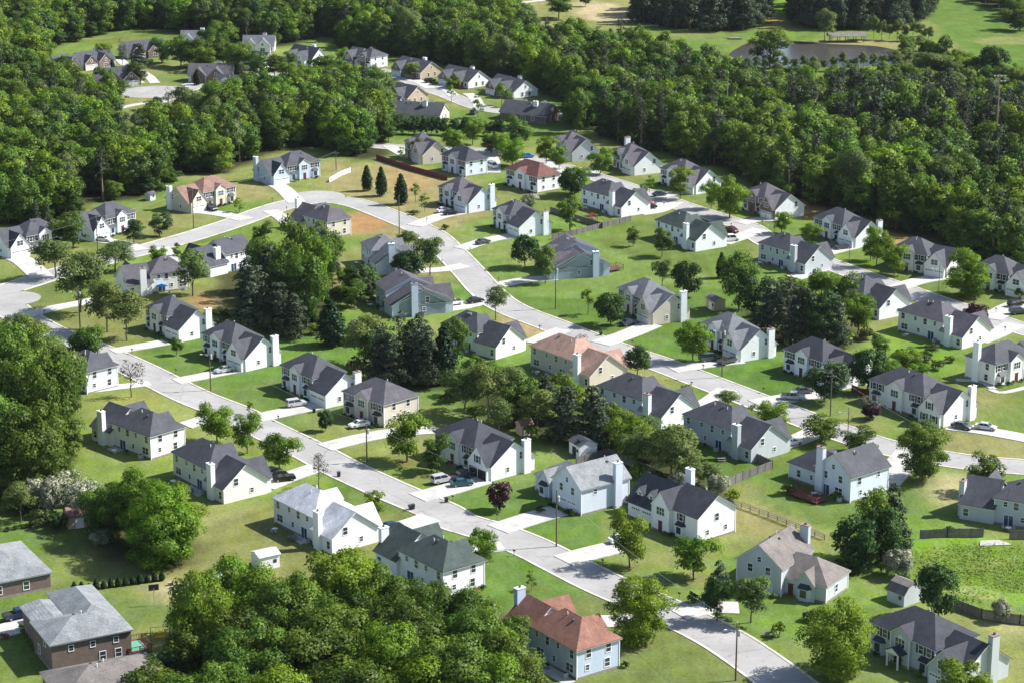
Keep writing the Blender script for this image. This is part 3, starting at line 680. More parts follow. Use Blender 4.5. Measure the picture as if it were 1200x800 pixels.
# driveways and paths: (points, half width)
DRIVES = [
 ([(252,487),(216,499)],2.4),([(372,547),(340,558),(310,570)],2.6),([(505,606),(475,616),(446,622)],2.8),([(590,640),(540,645)],2.4),([(745,727),(705,728)],2.6),([(176,449),(101,458)],1.9),
 ([(132,412),(195,401)],2.4),([(206,447),(262,436),(284,432)],2.4),([(300,490),(352,479),(376,474)],2.8),([(380,524),(420,514),(460,507),(512,503)],2.7),([(489,583),(530,572),(566,561)],3.0),
 ([(583,620),(620,608),(655,598)],3.0),([(660,657),(700,646),(745,636)],3.0),([(795,720),(830,712),(866,712)],2.6),
 ([(290,258),(264,252),(228,247)],2.8),([(165,294),(145,286),(112,281)],2.6),([(50,326),(30,308),(14,300)],3.2),([(348,238),(332,222),(316,213)],2.8),([(316,247),(330,255),(338,262)],2.4),
 ([(188,290),(200,306),(222,310)],2.6),([(30,370),(60,362),(92,356),(120,350)],2.4),([(485,265),(515,254),(540,249)],2.8),([(540,292),(570,282),(603,276)],2.6),([(545,311),(520,316),(490,318)],2.4),
 ([(580,350),(545,359),(512,364)],2.4),([(585,334),(620,328),(652,326)],2.6),([(703,403),(735,392),(764,380)],3.0),([(660,386),(640,394),(622,402)],2.4),([(740,420),(715,434),(694,446)],2.6),
 ([(852,456),(830,472),(800,486)],2.6),([(787,433),(825,427),(868,422)],2.8),([(885,473),(920,467),(960,461)],3.0),([(965,500),(940,513),(912,522)],2.8),([(1230,520),(1200,513),(1150,504),(1110,499)],2.6),
 ([(1068,530),(1050,550),(1030,572)],3.4),([(790,236),(770,246),(748,250)],3.4),([(892,269),(870,277),(846,285)],2.8),([(866,262),(885,258),(910,257)],2.6),([(973,310),(950,320),(930,326)],2.6),
 ([(950,302),(975,295),(1000,289)],2.6),([(1050,338),(1075,330),(1102,325)],2.8),([(1190,380),(1165,392),(1145,400)],2.8),([(1160,374),(1180,362),(1200,354)],3.0),([(-20,744),(10,737),(42,728)],2.8),
 ([(570,176),(577,190),(577,203)],2.6),([(640,190),(652,200),(656,212)],2.4),([(690,205),(705,192),(712,184)],2.4),([(455,171),(470,180),(482,186)],2.2),([(768,232),(795,226),(815,226)],2.4),
 ([(505,104),(490,96),(470,92)],2.4),([(532,113),(522,104),(514,100)],2.2),([(562,126),(556,115),(548,110)],2.2),([(140,127),(165,122),(180,122),(205,116)],1.6),([(210,103),(228,97),(238,90)],2.4),([(182,98),(172,88),(150,78),(140,70)],2.0),([(165,98),(130,84),(112,80)],2.0),
 ([(488,104),(478,116),(470,126)],2.0),
 ([(1160,456),(1175,460),(1210,452)],.8),([(1120,445),(1150,447),(1165,456)],.9),([(478,12),(515,13),(560,10),(600,5),(650,-1),(680,-4)],1.8),([(560,22),(600,23)],1.2),
 ([(312,455),(290,447),(270,440)],.0),
]

for pts, w in DRIVES:
    if w <= 0: continue
    ln = smooth([(G(*p).x, G(*p).y) for p in pts], 4)
    db = MB(); ribbon(db, ln, -w, w, .13, 0)
    tag(db.build("driveway" if w > 1.7 else "path", M_CONC, recalc=False), None, None, None, "structure")

# ---- ground sheet with colours by place
GX0, GX1, GY0, GY1, GS = -330, 330, 262, 1420, 2.0
nx = int((GX1-GX0)/GS)+1; ny = int((GY1-GY0)/GS)+1
xs = np.linspace(GX0, GX1, nx); ys = np.linspace(GY0, GY1, ny)
XX, YY = np.meshgrid(xs, ys)
dep = YY*cp+H0*sp_
PX = 600+FPX*XX/dep; PY = 400-FPX*(YY*sp_-H0*cp)/dep
def vnoise(scale, seed):
    r = np.random.default_rng(seed); n = 64; t = r.random((n, n))
    u = (XX/scale) % n; v = (YY/scale) % n
    i = np.floor(u).astype(int); j = np.floor(v).astype(int); fu = u-i; fv = v-j
    fu = fu*fu*(3-2*fu); fv = fv*fv*(3-2*fv); i1 = (i+1) % n; j1 = (j+1) % n
    return (t[i, j]*(1-fu)+t[i1, j]*fu)*(1-fv)+(t[i, j1]*(1-fu)+t[i1, j1]*fu)*fv
def inpoly(px, py, poly):
    px = np.asarray(px, float); py = np.asarray(py, float); c = np.zeros(px.shape, bool); n = len(poly); j = n-1
    for i in range(n):
        xi, yi = poly[i]; xj, yj = poly[j]
        if yi != yj:
            c ^= ((yi > py) != (yj > py)) & (px < (xj-xi)*(py-yi)/(yj-yi)+xi)
        j = i
    return c
def blur(a, n=1):
    for _ in range(n):
        b = a.copy(); b[1:-1, 1:-1] = (a[1:-1, 1:-1]*2+a[:-2, 1:-1]+a[2:, 1:-1]+a[1:-1, :-2]+a[1:-1, 2:])/6; a = b
    return a
wob = (vnoise(9, 1)-.5)*10; wob2 = (vnoise(9, 2)-.5)*5
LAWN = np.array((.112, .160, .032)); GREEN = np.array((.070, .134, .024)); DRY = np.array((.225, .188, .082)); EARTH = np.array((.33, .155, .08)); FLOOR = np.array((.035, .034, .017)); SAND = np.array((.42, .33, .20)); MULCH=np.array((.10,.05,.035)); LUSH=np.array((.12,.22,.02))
C = np.zeros(XX.shape+(3,)); C[:] = LAWN
def mixin(mask, col, k=1.0, b=2):
    a = blur(mask.astype(float), b)*k
    C[:] = C*(1-a[..., None])+np.array(col)*a[..., None]
def poly(pts, col, k=1.0, b=2, w=1.0): mixin(inpoly(PX+wob*w, PY+wob2*w, pts), col, k, b)
def ell(cx, cy, rx, ry, col, k=1.0, b=3): mixin(((PX+wob-cx)/rx)**2+((PY+wob2-cy)/ry)**2 < 1, col, k, b)
a = np.clip((vnoise(26, 3)-.42)*3, 0, 1); C[:] = C*(1-.45*a[..., None])+DRY*(.45*a[..., None])
a = np.clip((vnoise(31, 4)-.5)*3, 0, 1); C[:] = C*(1-.5*a[..., None])+GREEN*(.5*a[..., None])
poly([(500,300),(590,300),(640,330),(660,300),(700,285),(770,275),(860,290),(900,320),(900,400),(870,440),(800,430),(720,400),(640,372),(590,350)], GREEN, .8, 3)
poly([(800,425),(900,400),(930,440),(1000,470),(905,470),(840,445)], GREEN, .75)
poly([(480,325),(560,325),(572,345),(520,365),(520,330)], GREEN, .9)
poly([(180,380),(260,395),(330,405),(340,440),(350,520),(250,470),(160,425)], GREEN, .8)
poly([(300,370),(440,370),(620,440),(640,560),(560,480),(420,450),(300,400)], GREEN, .75)
poly([(480,600),(560,570),(700,600),(760,640),(850,700),(750,700),(640,640),(560,620)], GREEN, .45)
poly([(540,650),(620,640),(760,720),(880,800),(700,860),(560,860),(560,700)], GREEN, .85)
poly([(640,440),(700,480),(800,510),(900,545),(850,580),(720,560),(600,500)], GREEN, .7)
poly([(840,640),(1000,700),(1060,760),(1200,860),(900,860),(860,740)], GREEN, .35)
poly([(930,545),(1060,545),(1100,600),(1060,640),(900,600)], GREEN, .35)
poly([(0,570),(60,570),(60,640),(0,640)], GREEN, .5)
poly([(700,280),(760,262),(900,320),(880,350),(740,300)], LAWN, .4)
hc = np.array([(h_['loc'].x, h_['loc'].y) for h_ in HOUSES]); rl = np.random.default_rng(21); lotd = rl.random(len(hc)); lotv = rl.uniform(.84, 1.14, len(hc)); lotg = rl.random(len(hc))
bi = np.zeros(XX.shape, int); bd = np.full(XX.shape, 1e9)
for i, (a_, b_) in enumerate(hc):
    dd_ = np.maximum(abs((XX-a_)*.78+(YY-b_)*.62), abs(-(XX-a_)*.62+(YY-b_)*.78)*.8); mk = dd_ < bd; bi[mk] = i; bd[mk] = dd_[mk]
nr = (bd < 34)[..., None]*1.0
C[:] = np.where(nr > 0, C*lotv[bi][..., None], C)
kd = (np.clip(lotd[bi]-.55, 0, 1)*.6)[..., None]*nr; C[:] = C*(1-kd)+DRY*kd
kd = (np.clip(lotg[bi]-.55, 0, 1)*1.1)[..., None]*nr; C[:] = C*(1-kd)+GREEN*kd
stripe = (np.sin((XX*(.78+.2*lotd[bi])+YY*.5)*2*math.pi/4.5)*.06*(lotg[bi] > .5))[..., None]*nr; C[:] = C*(1+stripe)
# verges and dry lawn
poly([(380,190),(470,190),(560,215),(575,250),(520,270),(470,250),(410,228),(380,222)], DRY, .75)
poly([(455,195),(500,198),(515,215),(470,232),(450,215)], EARTH, .3)
ell(430,262,36,12,EARTH,.7); ell(460,275,24,8,DRY,.8); ell(290,225,30,10,DRY,.7); ell(215,258,40,10,DRY,.45)
ell(330,250,26,10,DRY,.7)
poly([(590,360),(640,372),(655,392),(620,395),(585,380)], (.27,.20,.10), .85); ell(690,425,26,10,DRY,.6)
poly([(1090,500),(1230,520),(1230,543),(1130,537),(1060,515)], DRY, .6); ell(1115,575,26,20,SAND,.55); ell(1150,440,40,14,DRY,.4); ell(1000,500,50,12,DRY,.4)
poly([(1040,380),(1120,400),(1140,440),(1080,440),(1000,420)], LUSH, .5); ell(1130,470,60,15,DRY,.35)
ell(150,486,40,9,DRY,.5); ell(150,470,40,9,(.24,.21,.06),.45); ell(205,690,30,14,SAND,.5); ell(180,750,26,22,DRY,.45); ell(240,355,14,10,EARTH,.6)
ell(490,560,18,6,EARTH,.25); ell(600,495,14,6,EARTH,.8)
poly([(840,585),(900,600),(960,628),(1000,650),(900,640),(850,610)], DRY, .45); ell(870,575,26,12,DRY,.5)
poly([(1060,628),(1110,622),(1230,640),(1230,712),(1120,705),(1075,680)], LUSH, .8)
for i in range(26):
    ell(random.uniform(1080,1200), random.uniform(640,700), random.uniform(5,15), random.uniform(2,4), MULCH if i % 3 else SAND, .55, 1)
ell(1185,735,30,8,SAND,.5)
poly([(925,232),(1040,262),(1070,278),(1060,290),(930,250)], EARTH, .55)
for bx_, by_ in ((812,679),(748,752),(738,664),(1081,562),(477,541),(565,661),(981,790),(623,690),(1132,348)): ell(bx_, by_, 9, 3.2, (.16,.075,.05), .85, 1)
for i in range(46):   # bare scuffs in lawns
    x_, y_ = random.uniform(0,1200), random.uniform(200,800)
    ell(x_, y_, random.uniform(4,16), random.uniform(1.5,4), DRY, .4, 2)
# far fields
poly([(470,-40),(560,0),(760,-40),(760,40),(480,40)], DRY, .45); ell(715,16,40,10,SAND,.6); ell(690,8,30,6,SAND,.3); ell(600,22,30,4,EARTH,.4); ell(478,8,16,8,SAND,.8)
poly([(1085,-40),(1230,-40),(1230,90),(1150,80),(1120,50),(1085,25)], GREEN, .75); ell(1180,48,40,6,DRY,.5)
poly([(895,0),(930,0),(930,45),(900,45)], LUSH, .5); poly([(900,20),(925,22),(930,35),(900,35)], EARTH, .5)
ell(1000,52,60,5,DRY,.8); ell(560,5,40,5,DRY,.6)
FORESTS = {
 'back': ([(-30,22),(100,8),(300,-20),(470,-22),(490,18),(560,28),(600,36),(640,62),(600,58),(520,56),(440,46),(380,44),(330,54),(290,56),(250,44),(200,36),(160,34),(110,42),(60,56),(40,96),(-30,105)], 7.6, .12, (13,19)),
 'left': ([(-30,112),(60,118),(120,130),(140,168),(235,170),(258,142),(300,126),(360,122),(430,124),(448,148),(456,183),(420,188),(385,176),(340,172),(300,188),(270,203),(200,206),(185,226),(165,234),(100,238),(80,254),(35,262),(-30,262)], 7.2, .12, (12,17)),
 'centre': ([(400,42),(500,50),(620,68),(740,72),(800,92),(860,116),(900,130),(1000,136),(1120,148),(1240,150),(1240,324),(1130,306),(1100,288),(1050,275),(1020,256),(960,245),(930,236),(870,212),(850,200),(790,183),(722,170),(705,160),(676,150),(660,122),(630,106),(570,88),(520,76),(450,64),(400,58)], 7.4, .22, (13,19)),
 'pines': ([(925,163),(1010,148),(1215,165),(1215,200),(1100,195),(1030,187),(930,182)], 6.0, .8, (16,24)),
 'farpines': ([(738,14),(770,8),(900,2),(902,24),(870,38),(800,36),(748,27)], 7.0, 1.0, (17,22)),
 'farpines2': ([(928,5),(1090,-6),(1092,20),(1050,36),(990,36),(935,32)], 7.0, .9, (17,22)),
 'topright': ([(1120,-20),(1220,-20),(1220,32),(1190,32),(1170,14),(1140,2)], 8, .1, (8,12)),
 'pondside': ([(890,92),(960,96),(1035,94),(1060,62),(1075,56),(1110,66),(1130,84),(1150,92),(1215,95),(1215,125),(1120,112),(1000,108),(900,116)], 7.5, .0, (5,8.5)),
}
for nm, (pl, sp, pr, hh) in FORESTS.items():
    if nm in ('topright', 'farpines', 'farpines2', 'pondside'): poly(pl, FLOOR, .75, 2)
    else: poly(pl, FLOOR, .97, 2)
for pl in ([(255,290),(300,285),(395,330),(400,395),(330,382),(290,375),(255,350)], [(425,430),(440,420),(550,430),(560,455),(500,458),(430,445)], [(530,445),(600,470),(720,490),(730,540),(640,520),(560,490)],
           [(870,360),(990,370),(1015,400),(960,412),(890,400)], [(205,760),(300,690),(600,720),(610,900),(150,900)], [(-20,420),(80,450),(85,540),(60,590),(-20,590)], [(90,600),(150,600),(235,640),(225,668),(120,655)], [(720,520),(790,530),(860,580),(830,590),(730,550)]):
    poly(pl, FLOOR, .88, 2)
C = C*(1+(vnoise(3.1, 8)-.5)[..., None]*.22)
C = np.clip(C, .005, .9)
me = bpy.data.meshes.new('lawns')
verts = np.stack([XX, YY, np.zeros_like(XX)], -1).reshape(-1, 3)
idx = np.arange(nx*ny).reshape(ny, nx)
quads = np.stack([idx[:-1, :-1], idx[:-1, 1:], idx[1:, 1:], idx[1:, :-1]], -1).reshape(-1, 4)
me.vertices.add(len(verts)); me.vertices.foreach_set('co', verts.ravel())
me.loops.add(quads.size); me.loops.foreach_set('vertex_index', quads.ravel().astype(np.int32))
me.polygons.add(len(quads)); me.polygons.foreach_set('loop_start', np.arange(0, quads.size, 4, dtype=np.int32)); me.polygons.foreach_set('loop_total', np.full(len(quads), 4, dtype=np.int32))
me.update(calc_edges=True)
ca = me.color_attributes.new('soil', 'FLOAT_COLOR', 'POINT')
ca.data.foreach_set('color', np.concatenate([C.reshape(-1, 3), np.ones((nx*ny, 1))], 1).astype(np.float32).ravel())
m, N, L = newmat('grass_and_soil')
out = N.new('ShaderNodeOutputMaterial'); b = N.new('ShaderNodeBsdfDiffuse'); L.new(b.outputs[0], out.inputs[0])
at = N.new('ShaderNodeAttribute'); at.attribute_name = 'soil'; tc = N.new('ShaderNodeTexCoord')
def gnoise(sc, det, lo, hi, st=(1, 1, 1)):
    mp = N.new('ShaderNodeMapping'); mp.inputs['Scale'].default_value = st; mp.inputs['Rotation'].default_value = (0, 0, .9); L.new(tc.outputs['Object'], mp.inputs[0])
    n = N.new('ShaderNodeTexNoise'); n.inputs['Scale'].default_value = sc; n.inputs['Detail'].default_value = det; n.inputs['Roughness'].default_value = .7; L.new(mp.outputs[0], n.inputs['Vector'])
    r = N.new('ShaderNodeMapRange'); r.inputs[1].default_value = .3; r.inputs[2].default_value = .7; r.inputs[3].default_value = lo; r.inputs[4].default_value = hi; L.new(n.outputs[0], r.inputs[0]); return r.outputs[0]
def mulm(a, b_):
    x = N.new('ShaderNodeMath'); x.operation = 'MULTIPLY'; L.new(a, x.inputs[0]); L.new(b_, x.inputs[1]); return x.outputs[0]
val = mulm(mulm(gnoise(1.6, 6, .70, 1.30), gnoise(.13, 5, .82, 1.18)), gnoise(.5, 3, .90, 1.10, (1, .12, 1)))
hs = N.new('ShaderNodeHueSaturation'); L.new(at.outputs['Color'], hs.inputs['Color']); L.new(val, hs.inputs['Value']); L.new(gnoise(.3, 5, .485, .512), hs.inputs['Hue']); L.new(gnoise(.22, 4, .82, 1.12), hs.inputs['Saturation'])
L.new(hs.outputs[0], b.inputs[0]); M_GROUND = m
gr = link('ground', me, M_GROUND); tag(gr, None, None, None, 'structure')
mb = MB()
def frame_sheet(z):
    a_, b_ = 2600, 5000
    for x0, x1, y0, y1 in ((-a_, GX0, -600, b_), (GX1, a_, -600, b_), (GX0, GX1, -600, GY0), (GX0, GX1, GY1, b_)):
        mb.add([(x0, y0, z), (x1, y0, z), (x1, y1, z), (x0, y1, z)], [(0, 1, 2, 3)])
frame_sheet(0)
tag(mb.build('far_ground', surf('far_grass', (.11, .15, .035), .95, .4, .02), recalc=False), None, None, None, 'structure')
# pond
pp = [(852,66),(862,58),(880,50),(905,47),(940,49),(975,52),(1020,54),(1045,58),(1062,64),(1060,72),(1030,77),(980,79),(930,80),(890,78),(862,74)]
ln = smooth([(G(*p).x, G(*p).y) for p in pp+[pp[0]]], 5)[:-1]
mb = MB(); mb.add([(p.x, p.y, .05) for p in ln], [tuple(range(len(ln)))])
tag(mb.build('pond_water', surf('pond_water', (.052, .046, .038), .2, .2, .02, spec=.6), recalc=False), 'brown pond water beyond the wood', None, None, 'structure')
# ================================================================== TREES
def crown_mesh(name, kind, h, w, seed, leaf, dens=1.0):
    """leaf-sized faces in clumps; returns mesh (base at z=0) with a 'tone' attribute"""
    r = np.random.default_rng(seed); R_ = w/2
    cents = []; rad = []; sq = []
    if kind in ('broad', 'light', 'sparse', 'wood'):
        n = int({'broad': 34, 'light': 28, 'sparse': 22, 'wood': 40}[kind]*max(.6, min(2.2, (w/9)**1.2)))
        zc, zr = (h*.55, h*.48) if kind != 'wood' else (h*.48, h*.54)
        for i in range(n):
            d = r.normal(size=3); d /= np.linalg.norm(d)
            if d[2] < -.55 and kind in ('light', 'sparse'): d[2] *= -1
            k = r.uniform(.52, .86) if i % 4 else r.uniform(0, .5)
            shp = 1.0 if d[2] > 0 else .9
            lr = R_*r.uniform(.17, .46)*(.82 if w > 12 else 1)
            cents.append((d[0]*R_*k*shp, d[1]*R_*k*shp, zc+d[2]*zr*k*1.05)); rad.append(lr); sq.append(r.uniform(.72, .95))
    elif kind == 'pine':
        n = int(30*max(.8, w/7))
        for i in range(n):
            t = r.uniform(0, 1)**.8; z = h*(.38+.60*t); rr = R_*(1-.5*t)*r.uniform(.2, .85); a = r.uniform(0, 6.28)
            cents.append((math.cos(a)*rr, math.sin(a)*rr, z)); rad.append(R_*r.uniform(.28, .46)); sq.append(.55)
    elif kind == 'conifer':   # irregular dark evergreen, foliage nearly to the ground
        n = 62
        for i in range(n):
            t = r.uniform(0, 1)**1.15; z = h*(.07+.88*t); rr = R_*(1-.68*t)*r.uniform(.15, .85); a = r.uniform(0, 6.28)
            cents.append((math.cos(a)*rr, math.sin(a)*rr, z)); rad.append(R_*(.40-.18*t)*r.uniform(.7, 1.2)); sq.append(.7)
    elif kind == 'cypress':
        n = 40
        for i in range(n):
            t = i/n; z = h*(.06+.88*t); prof = min(1, (1-t)*1.7+.08)*min(1, .7+t*3); rr = R_*prof*.55; a = i*2.4
            cents.append((math.cos(a)*rr, math.sin(a)*rr, z)); rad.append(R_*.50*(.40+.60*prof)); sq.append(1.3)
    elif kind == 'round':
        n = 34
        for i in range(n):
            d = r.normal(size=3); d /= np.linalg.norm(d); k = r.uniform(.55, .78)
            cents.append((d[0]*R_*k, d[1]*R_*k, h*.53+d[2]*h*.50*k)); rad.append(R_*r.uniform(.26, .40)); sq.append(1.0)
    elif kind == 'shrub':
        n = 14
        for i in range(n):
            d = r.normal(size=3); d /= np.linalg.norm(d); d[2] = abs(d[2]); k = r.uniform(.3, .75)
            cents.append((d[0]*R_*k, d[1]*R_*k, h*.25+d[2]*h*.6*k)); rad.append(R_*r.uniform(.25, .4)); sq.append(.8)
    cents = np.array(cents); rad = np.array(rad); sq = np.array(sq)
    pts = []; nor = []; tone = []; siz = []; soft = []
    for c, R1, q in zip(cents, rad, sq):
        area = 4*math.pi*R1*R1*q
        m_ = int(area/(leaf*leaf)*{'wood': .85, 'broad': .95, 'light': .78, 'sparse': .22, 'pine': .75, 'conifer': .9, 'cypress': 1.1, 'round': .9, 'shrub': .9}[kind]*dens)
        m_ = max(8, m_)
        d = r.normal(size=(m_, 3)); d /= np.linalg.norm(d, axis=1)[:, None]
        low = d[:, 2] < -.35; d[low, 2] *= -r.random(low.sum())
        k = r.uniform(.62, 1.08, size=(m_, 1))
        p = c+d*R1*k*np.array([1, 1, q])
        lt = r.uniform(.15, .85)
        soft.append(d.copy()); pts.append(p); nn = d+r.normal(size=(m_, 3))*(.42 if kind not in ('pine',) else .8)+np.array([0, 0, .25]); nor.append(nn)
        tone.append(np.clip(lt+r.normal(size=m_)*.2, 0, 1)); siz.append(leaf*r.uniform(.6, 1.35, size=m_))
    pts = np.concatenate(pts); nor = np.concatenate(nor); tone = np.concatenate(tone); siz = np.concatenate(siz)
    nor /= np.linalg.norm(nor, axis=1)[:, None]
    ctr = np.array([0, 0, h*.45]); sn = np.concatenate(soft); out_d = (pts-ctr)/np.array([R_, R_, h*.5]); sn = sn*.62+out_d*.38+r.normal(size=sn.shape)*.16+np.array([0,0,.10]); sn /= np.linalg.norm(sn, axis=1)[:, None]
    pts[:, 2] = np.maximum(pts[:, 2], .08)
    up = r.normal(size=pts.shape); t1 = np.cross(nor, up); t1 /= np.linalg.norm(t1, axis=1)[:, None]; t2 = np.cross(nor, t1)
    asp = .45 if kind == 'pine' else .8
    a = t1*siz[:, None]*.62; b = t2*siz[:, None]*.62*asp
    k1 = r.uniform(.55, 1.2, size=(len(pts), 4, 1)); bend = nor*siz[:, None]*.16
    v = np.stack([pts-a*k1[:, 0]-bend, pts-b*k1[:, 1]+bend*.4, pts+a*k1[:, 2]-bend, pts+b*k1[:, 3]+bend*.4], 1).reshape(-1, 3)
    n = len(pts); me = bpy.data.meshes.new(name)
    me.vertices.add(4*n); me.vertices.foreach_set('co', v.astype(np.float32).ravel())
    me.loops.add(4*n); me.loops.foreach_set('vertex_index', np.arange(4*n, dtype=np.int32))
    me.polygons.add(n); me.polygons.foreach_set('loop_start', np.arange(0, 4*n, 4, dtype=np.int32)); me.polygons.foreach_set('loop_total', np.full(n, 4, dtype=np.int32))
    me.update(calc_edges=True)
    at = me.attributes.new('tone', 'FLOAT', 'POINT'); at.data.foreach_set('value', np.repeat(tone, 4).astype(np.float32))
    me.polygons.foreach_set('use_smooth', [True]*n); me.normals_split_custom_set_from_vertices(np.repeat(sn, 4, axis=0).astype(np.float32).tolist())
    return me, cents
def trunk_mesh(name, kind, h, w, cents, seed):
    r = random.Random(seed); mb = MB()
    top = {'pine': .95, 'cypress': .8, 'conifer': .85, 'round': .6, 'shrub': .5}.get(kind, .66)*h
    r0 = max(.09, h*.020)*(1.3 if kind in ('pine',) else 1); p = Vector((0, 0, -.2)); segs = 5; k = []
    if kind == 'shrub':
        for i in range(4):
            a = r.uniform(0, 6.28); mb.tube((0, 0, -.1), (math.cos(a)*w*.2, math.sin(a)*w*.2, h*.5), .05, .02, 5)
        return mb.mesh(name)
    for i in range(1, segs+1):
        q = Vector((r.uniform(-1, 1)*h*.015, r.uniform(-1, 1)*h*.015, top*i/segs)); mb.tube(p, q, r0*(1-.75*(i-1)/segs), r0*(1-.75*i/segs), 7); p = q; k.append(q)
    idx = list(range(len(cents))); r.shuffle(idx)
    nl = {'broad': 7, 'light': 8, 'sparse': 16, 'pine': 10, 'round': 4}.get(kind, 0)
    for i in idx[:nl]:
        c = Vector(cents[i]); zb = max(h*.18, min(top*.95, c.z-abs(Vector((c.x, c.y, 0)).length)*.7)); b = Vector((0, 0, zb)); mid = (b+c)/2+Vector((0, 0, .04*h))
        if kind == 'pine': mid = (b+c)/2
        rr = r0*.42; mb.tube(b, mid, rr, rr*.65, 5); mb.tube(mid, c, rr*.65, rr*.25, 5)
    return mb.mesh(name)
LM = {
 'broad': leafmat('leaf_green', (.044, .096, .013), (.132, .204, .024), .38, .018, .34),
 'bright': leafmat('leaf_bright', (.086, .162, .012), (.195, .290, .022), .42, .015, .15),
 'dark': leafmat('leaf_dark', (.024, .058, .014), (.056, .104, .024), .2, .012, .15),
 'light': leafmat('leaf_sage', (.085, .130, .032), (.160, .215, .052), .35, .015, .15),
 'pine': leafmat('needle_pine', (.036, .055, .032), (.074, .098, .052), .12, .018, .18),
 'cypress': leafmat('needle_cypress', (.012, .032, .012), (.026, .055, .018), .1, .01, .12),
 'plum': leafmat('leaf_plum', (.030, .012, .020), (.062, .022, .036), .2, .01, .1),
 'flower': leafmat('leaf_blossom', (.080, .120, .050), (.48, .47, .34), .2, .01, .1),
 'bare': leafmat('leaf_thin', (.085, .080, .062), (.130, .120, .090), .2, .01, .1),
 'redbud': leafmat('leaf_red', (.30, .03, .03), (.42, .06, .06), .2, .01, .1),
 'olive': leafmat('leaf_olive', (.050, .075, .022), (.100, .125, .038), .25, .015, .2),
}
VAR = {}
def variants(key, kind, leafk, h, w, leaf, n, seed, dens=1.0):
    out_ = []
    for i in range(n):
        cm, ce = crown_mesh('crown', kind, h, w, seed+i*17, leaf, dens); cm.materials.append(LM[leafk])
        tm = trunk_mesh('trunk', kind, h, w, ce, seed+i); tm.materials.append(M_PINEB if kind == 'pine' else M_BARK)
        out_.append((cm, tm))
    VAR[key] = (h, w, out_)
# key: (shape, leaf, height, width, leaf size, number)
variants('broad', 'broad', 'broad', 12, 10, .40, 4, 100)
variants('broadbig', 'wood', 'broad', 18, 16, .42, 3, 150)
variants('bright', 'broad', 'bright', 10, 9, .36, 3, 200)
variants('brightbig', 'wood', 'bright', 18, 16, .42, 2, 250)
variants('dark', 'broad', 'dark', 10, 9, .36, 2, 300)
variants('woodtree', 'wood', 'broad', 15, 11, .55, 5, 800)
variants('woodbright', 'wood', 'bright', 15, 11, .55, 2, 830)
variants('wooddark', 'wood', 'dark', 15, 11, .55, 2, 850)
variants('round', 'round', 'dark', 8, 8, .38, 2, 350)
variants('light', 'light', 'light', 10, 9, .34, 3, 400)
variants('sparse', 'sparse', 'bare', 8, 6, .30, 2, 450)
variants('young', 'light', 'bright', 4.5, 3.6, .26, 2, 480)
variants('pine', 'pine', 'pine', 20, 8, .62, 4, 500)
variants('conifer', 'conifer', 'pine', 14, 9, .45, 2, 550)
variants('cypress', 'cypress', 'cypress', 7, 2.8, .28, 2, 600)
variants('plum', 'round', 'plum', 5.5, 5.5, .32, 1, 650)
variants('flower', 'round', 'flower', 5, 6, .28, 2, 680)
variants('shrub', 'shrub', 'dark', 1.5, 1.9, .20, 3, 700)
variants('shrubb', 'shrub', 'bright', 1.5, 1.9, .20, 2, 720)
variants('redshrub', 'shrub', 'redbud', 1.3, 1.8, .18, 1, 740)
variants('oliveshrub', 'shrub', 'olive', 3, 4, .30, 2, 760)
NAMES = {'woodtree': ('broadleaf_tree', 'tree'), 'woodbright': ('broadleaf_tree', 'tree'), 'wooddark': ('broadleaf_tree', 'tree'), 'broad': ('broadleaf_tree', 'tree'), 'broadbig': ('broadleaf_tree', 'tree'), 'bright': ('broadleaf_tree', 'tree'), 'brightbig': ('broadleaf_tree', 'tree'), 'dark': ('broadleaf_tree', 'tree'),
         'round': ('street_tree', 'tree'), 'light': ('broadleaf_tree', 'tree'), 'sparse': ('budding_tree', 'tree'), 'young': ('young_tree', 'young tree'), 'pine': ('pine_tree', 'pine tree'), 'conifer': ('evergreen_tree', 'evergreen tree'),
         'cypress': ('cypress_tree', 'cypress'), 'plum': ('plum_tree', 'plum tree'), 'flower': ('flowering_shrub', 'flowering shrub'), 'shrub': ('shrub', 'shrub'), 'shrubb': ('shrub', 'shrub'), 'redshrub': ('flowering_shrub', 'flowering shrub'), 'oliveshrub': ('shrub', 'shrub')}
LOOK = {'woodtree': 'leafy green tree', 'woodbright': 'bright green tree', 'wooddark': 'dark green tree', 'broad': 'leafy green tree', 'broadbig': 'large leafy tree', 'bright': 'bright green tree', 'brightbig': 'large bright green tree', 'dark': 'dark green tree', 'round': 'dark rounded tree', 'light': 'airy pale tree',
        'sparse': 'thin greyish tree', 'young': 'small young tree', 'pine': 'tall dusky pine', 'conifer': 'dark evergreen', 'cypress': 'dark conical cypress', 'plum': 'purple-leaved plum tree', 'flower': 'creamy blossoming shrub',
        'shrub': 'dark clipped shrub', 'shrubb': 'bright green shrub', 'redshrub': 'red flowering shrub', 'oliveshrub': 'olive green bush'}
TREES = []   # (object, px, label-base)
_tc = 0
def put_tree(key, loc, h, w, rz=None):
    global _tc
    _tc += 1
    H_, W_, vs = VAR[key]; cm, tm = vs[_tc % len(vs)]
    nm, cat = NAMES[key]
    o = empty(nm, loc, random.uniform(0, 6.28) if rz is None else rz); o.scale = (w/W_, w/W_, h/H_)
    link('trunk', tm, None, o); link('crown', cm, None, o); o['category'] = cat
    return o
def T(key, bx, by, hp, wp, label=None):
    loc = G(bx, by); h = hp/sv(by)*1.03; w = wp/sh(by)*(1.25 if key == 'light' else 1.12)
    o = put_tree(key, loc, h, w); TREES.append([o, (bx, by), key, label]); return o
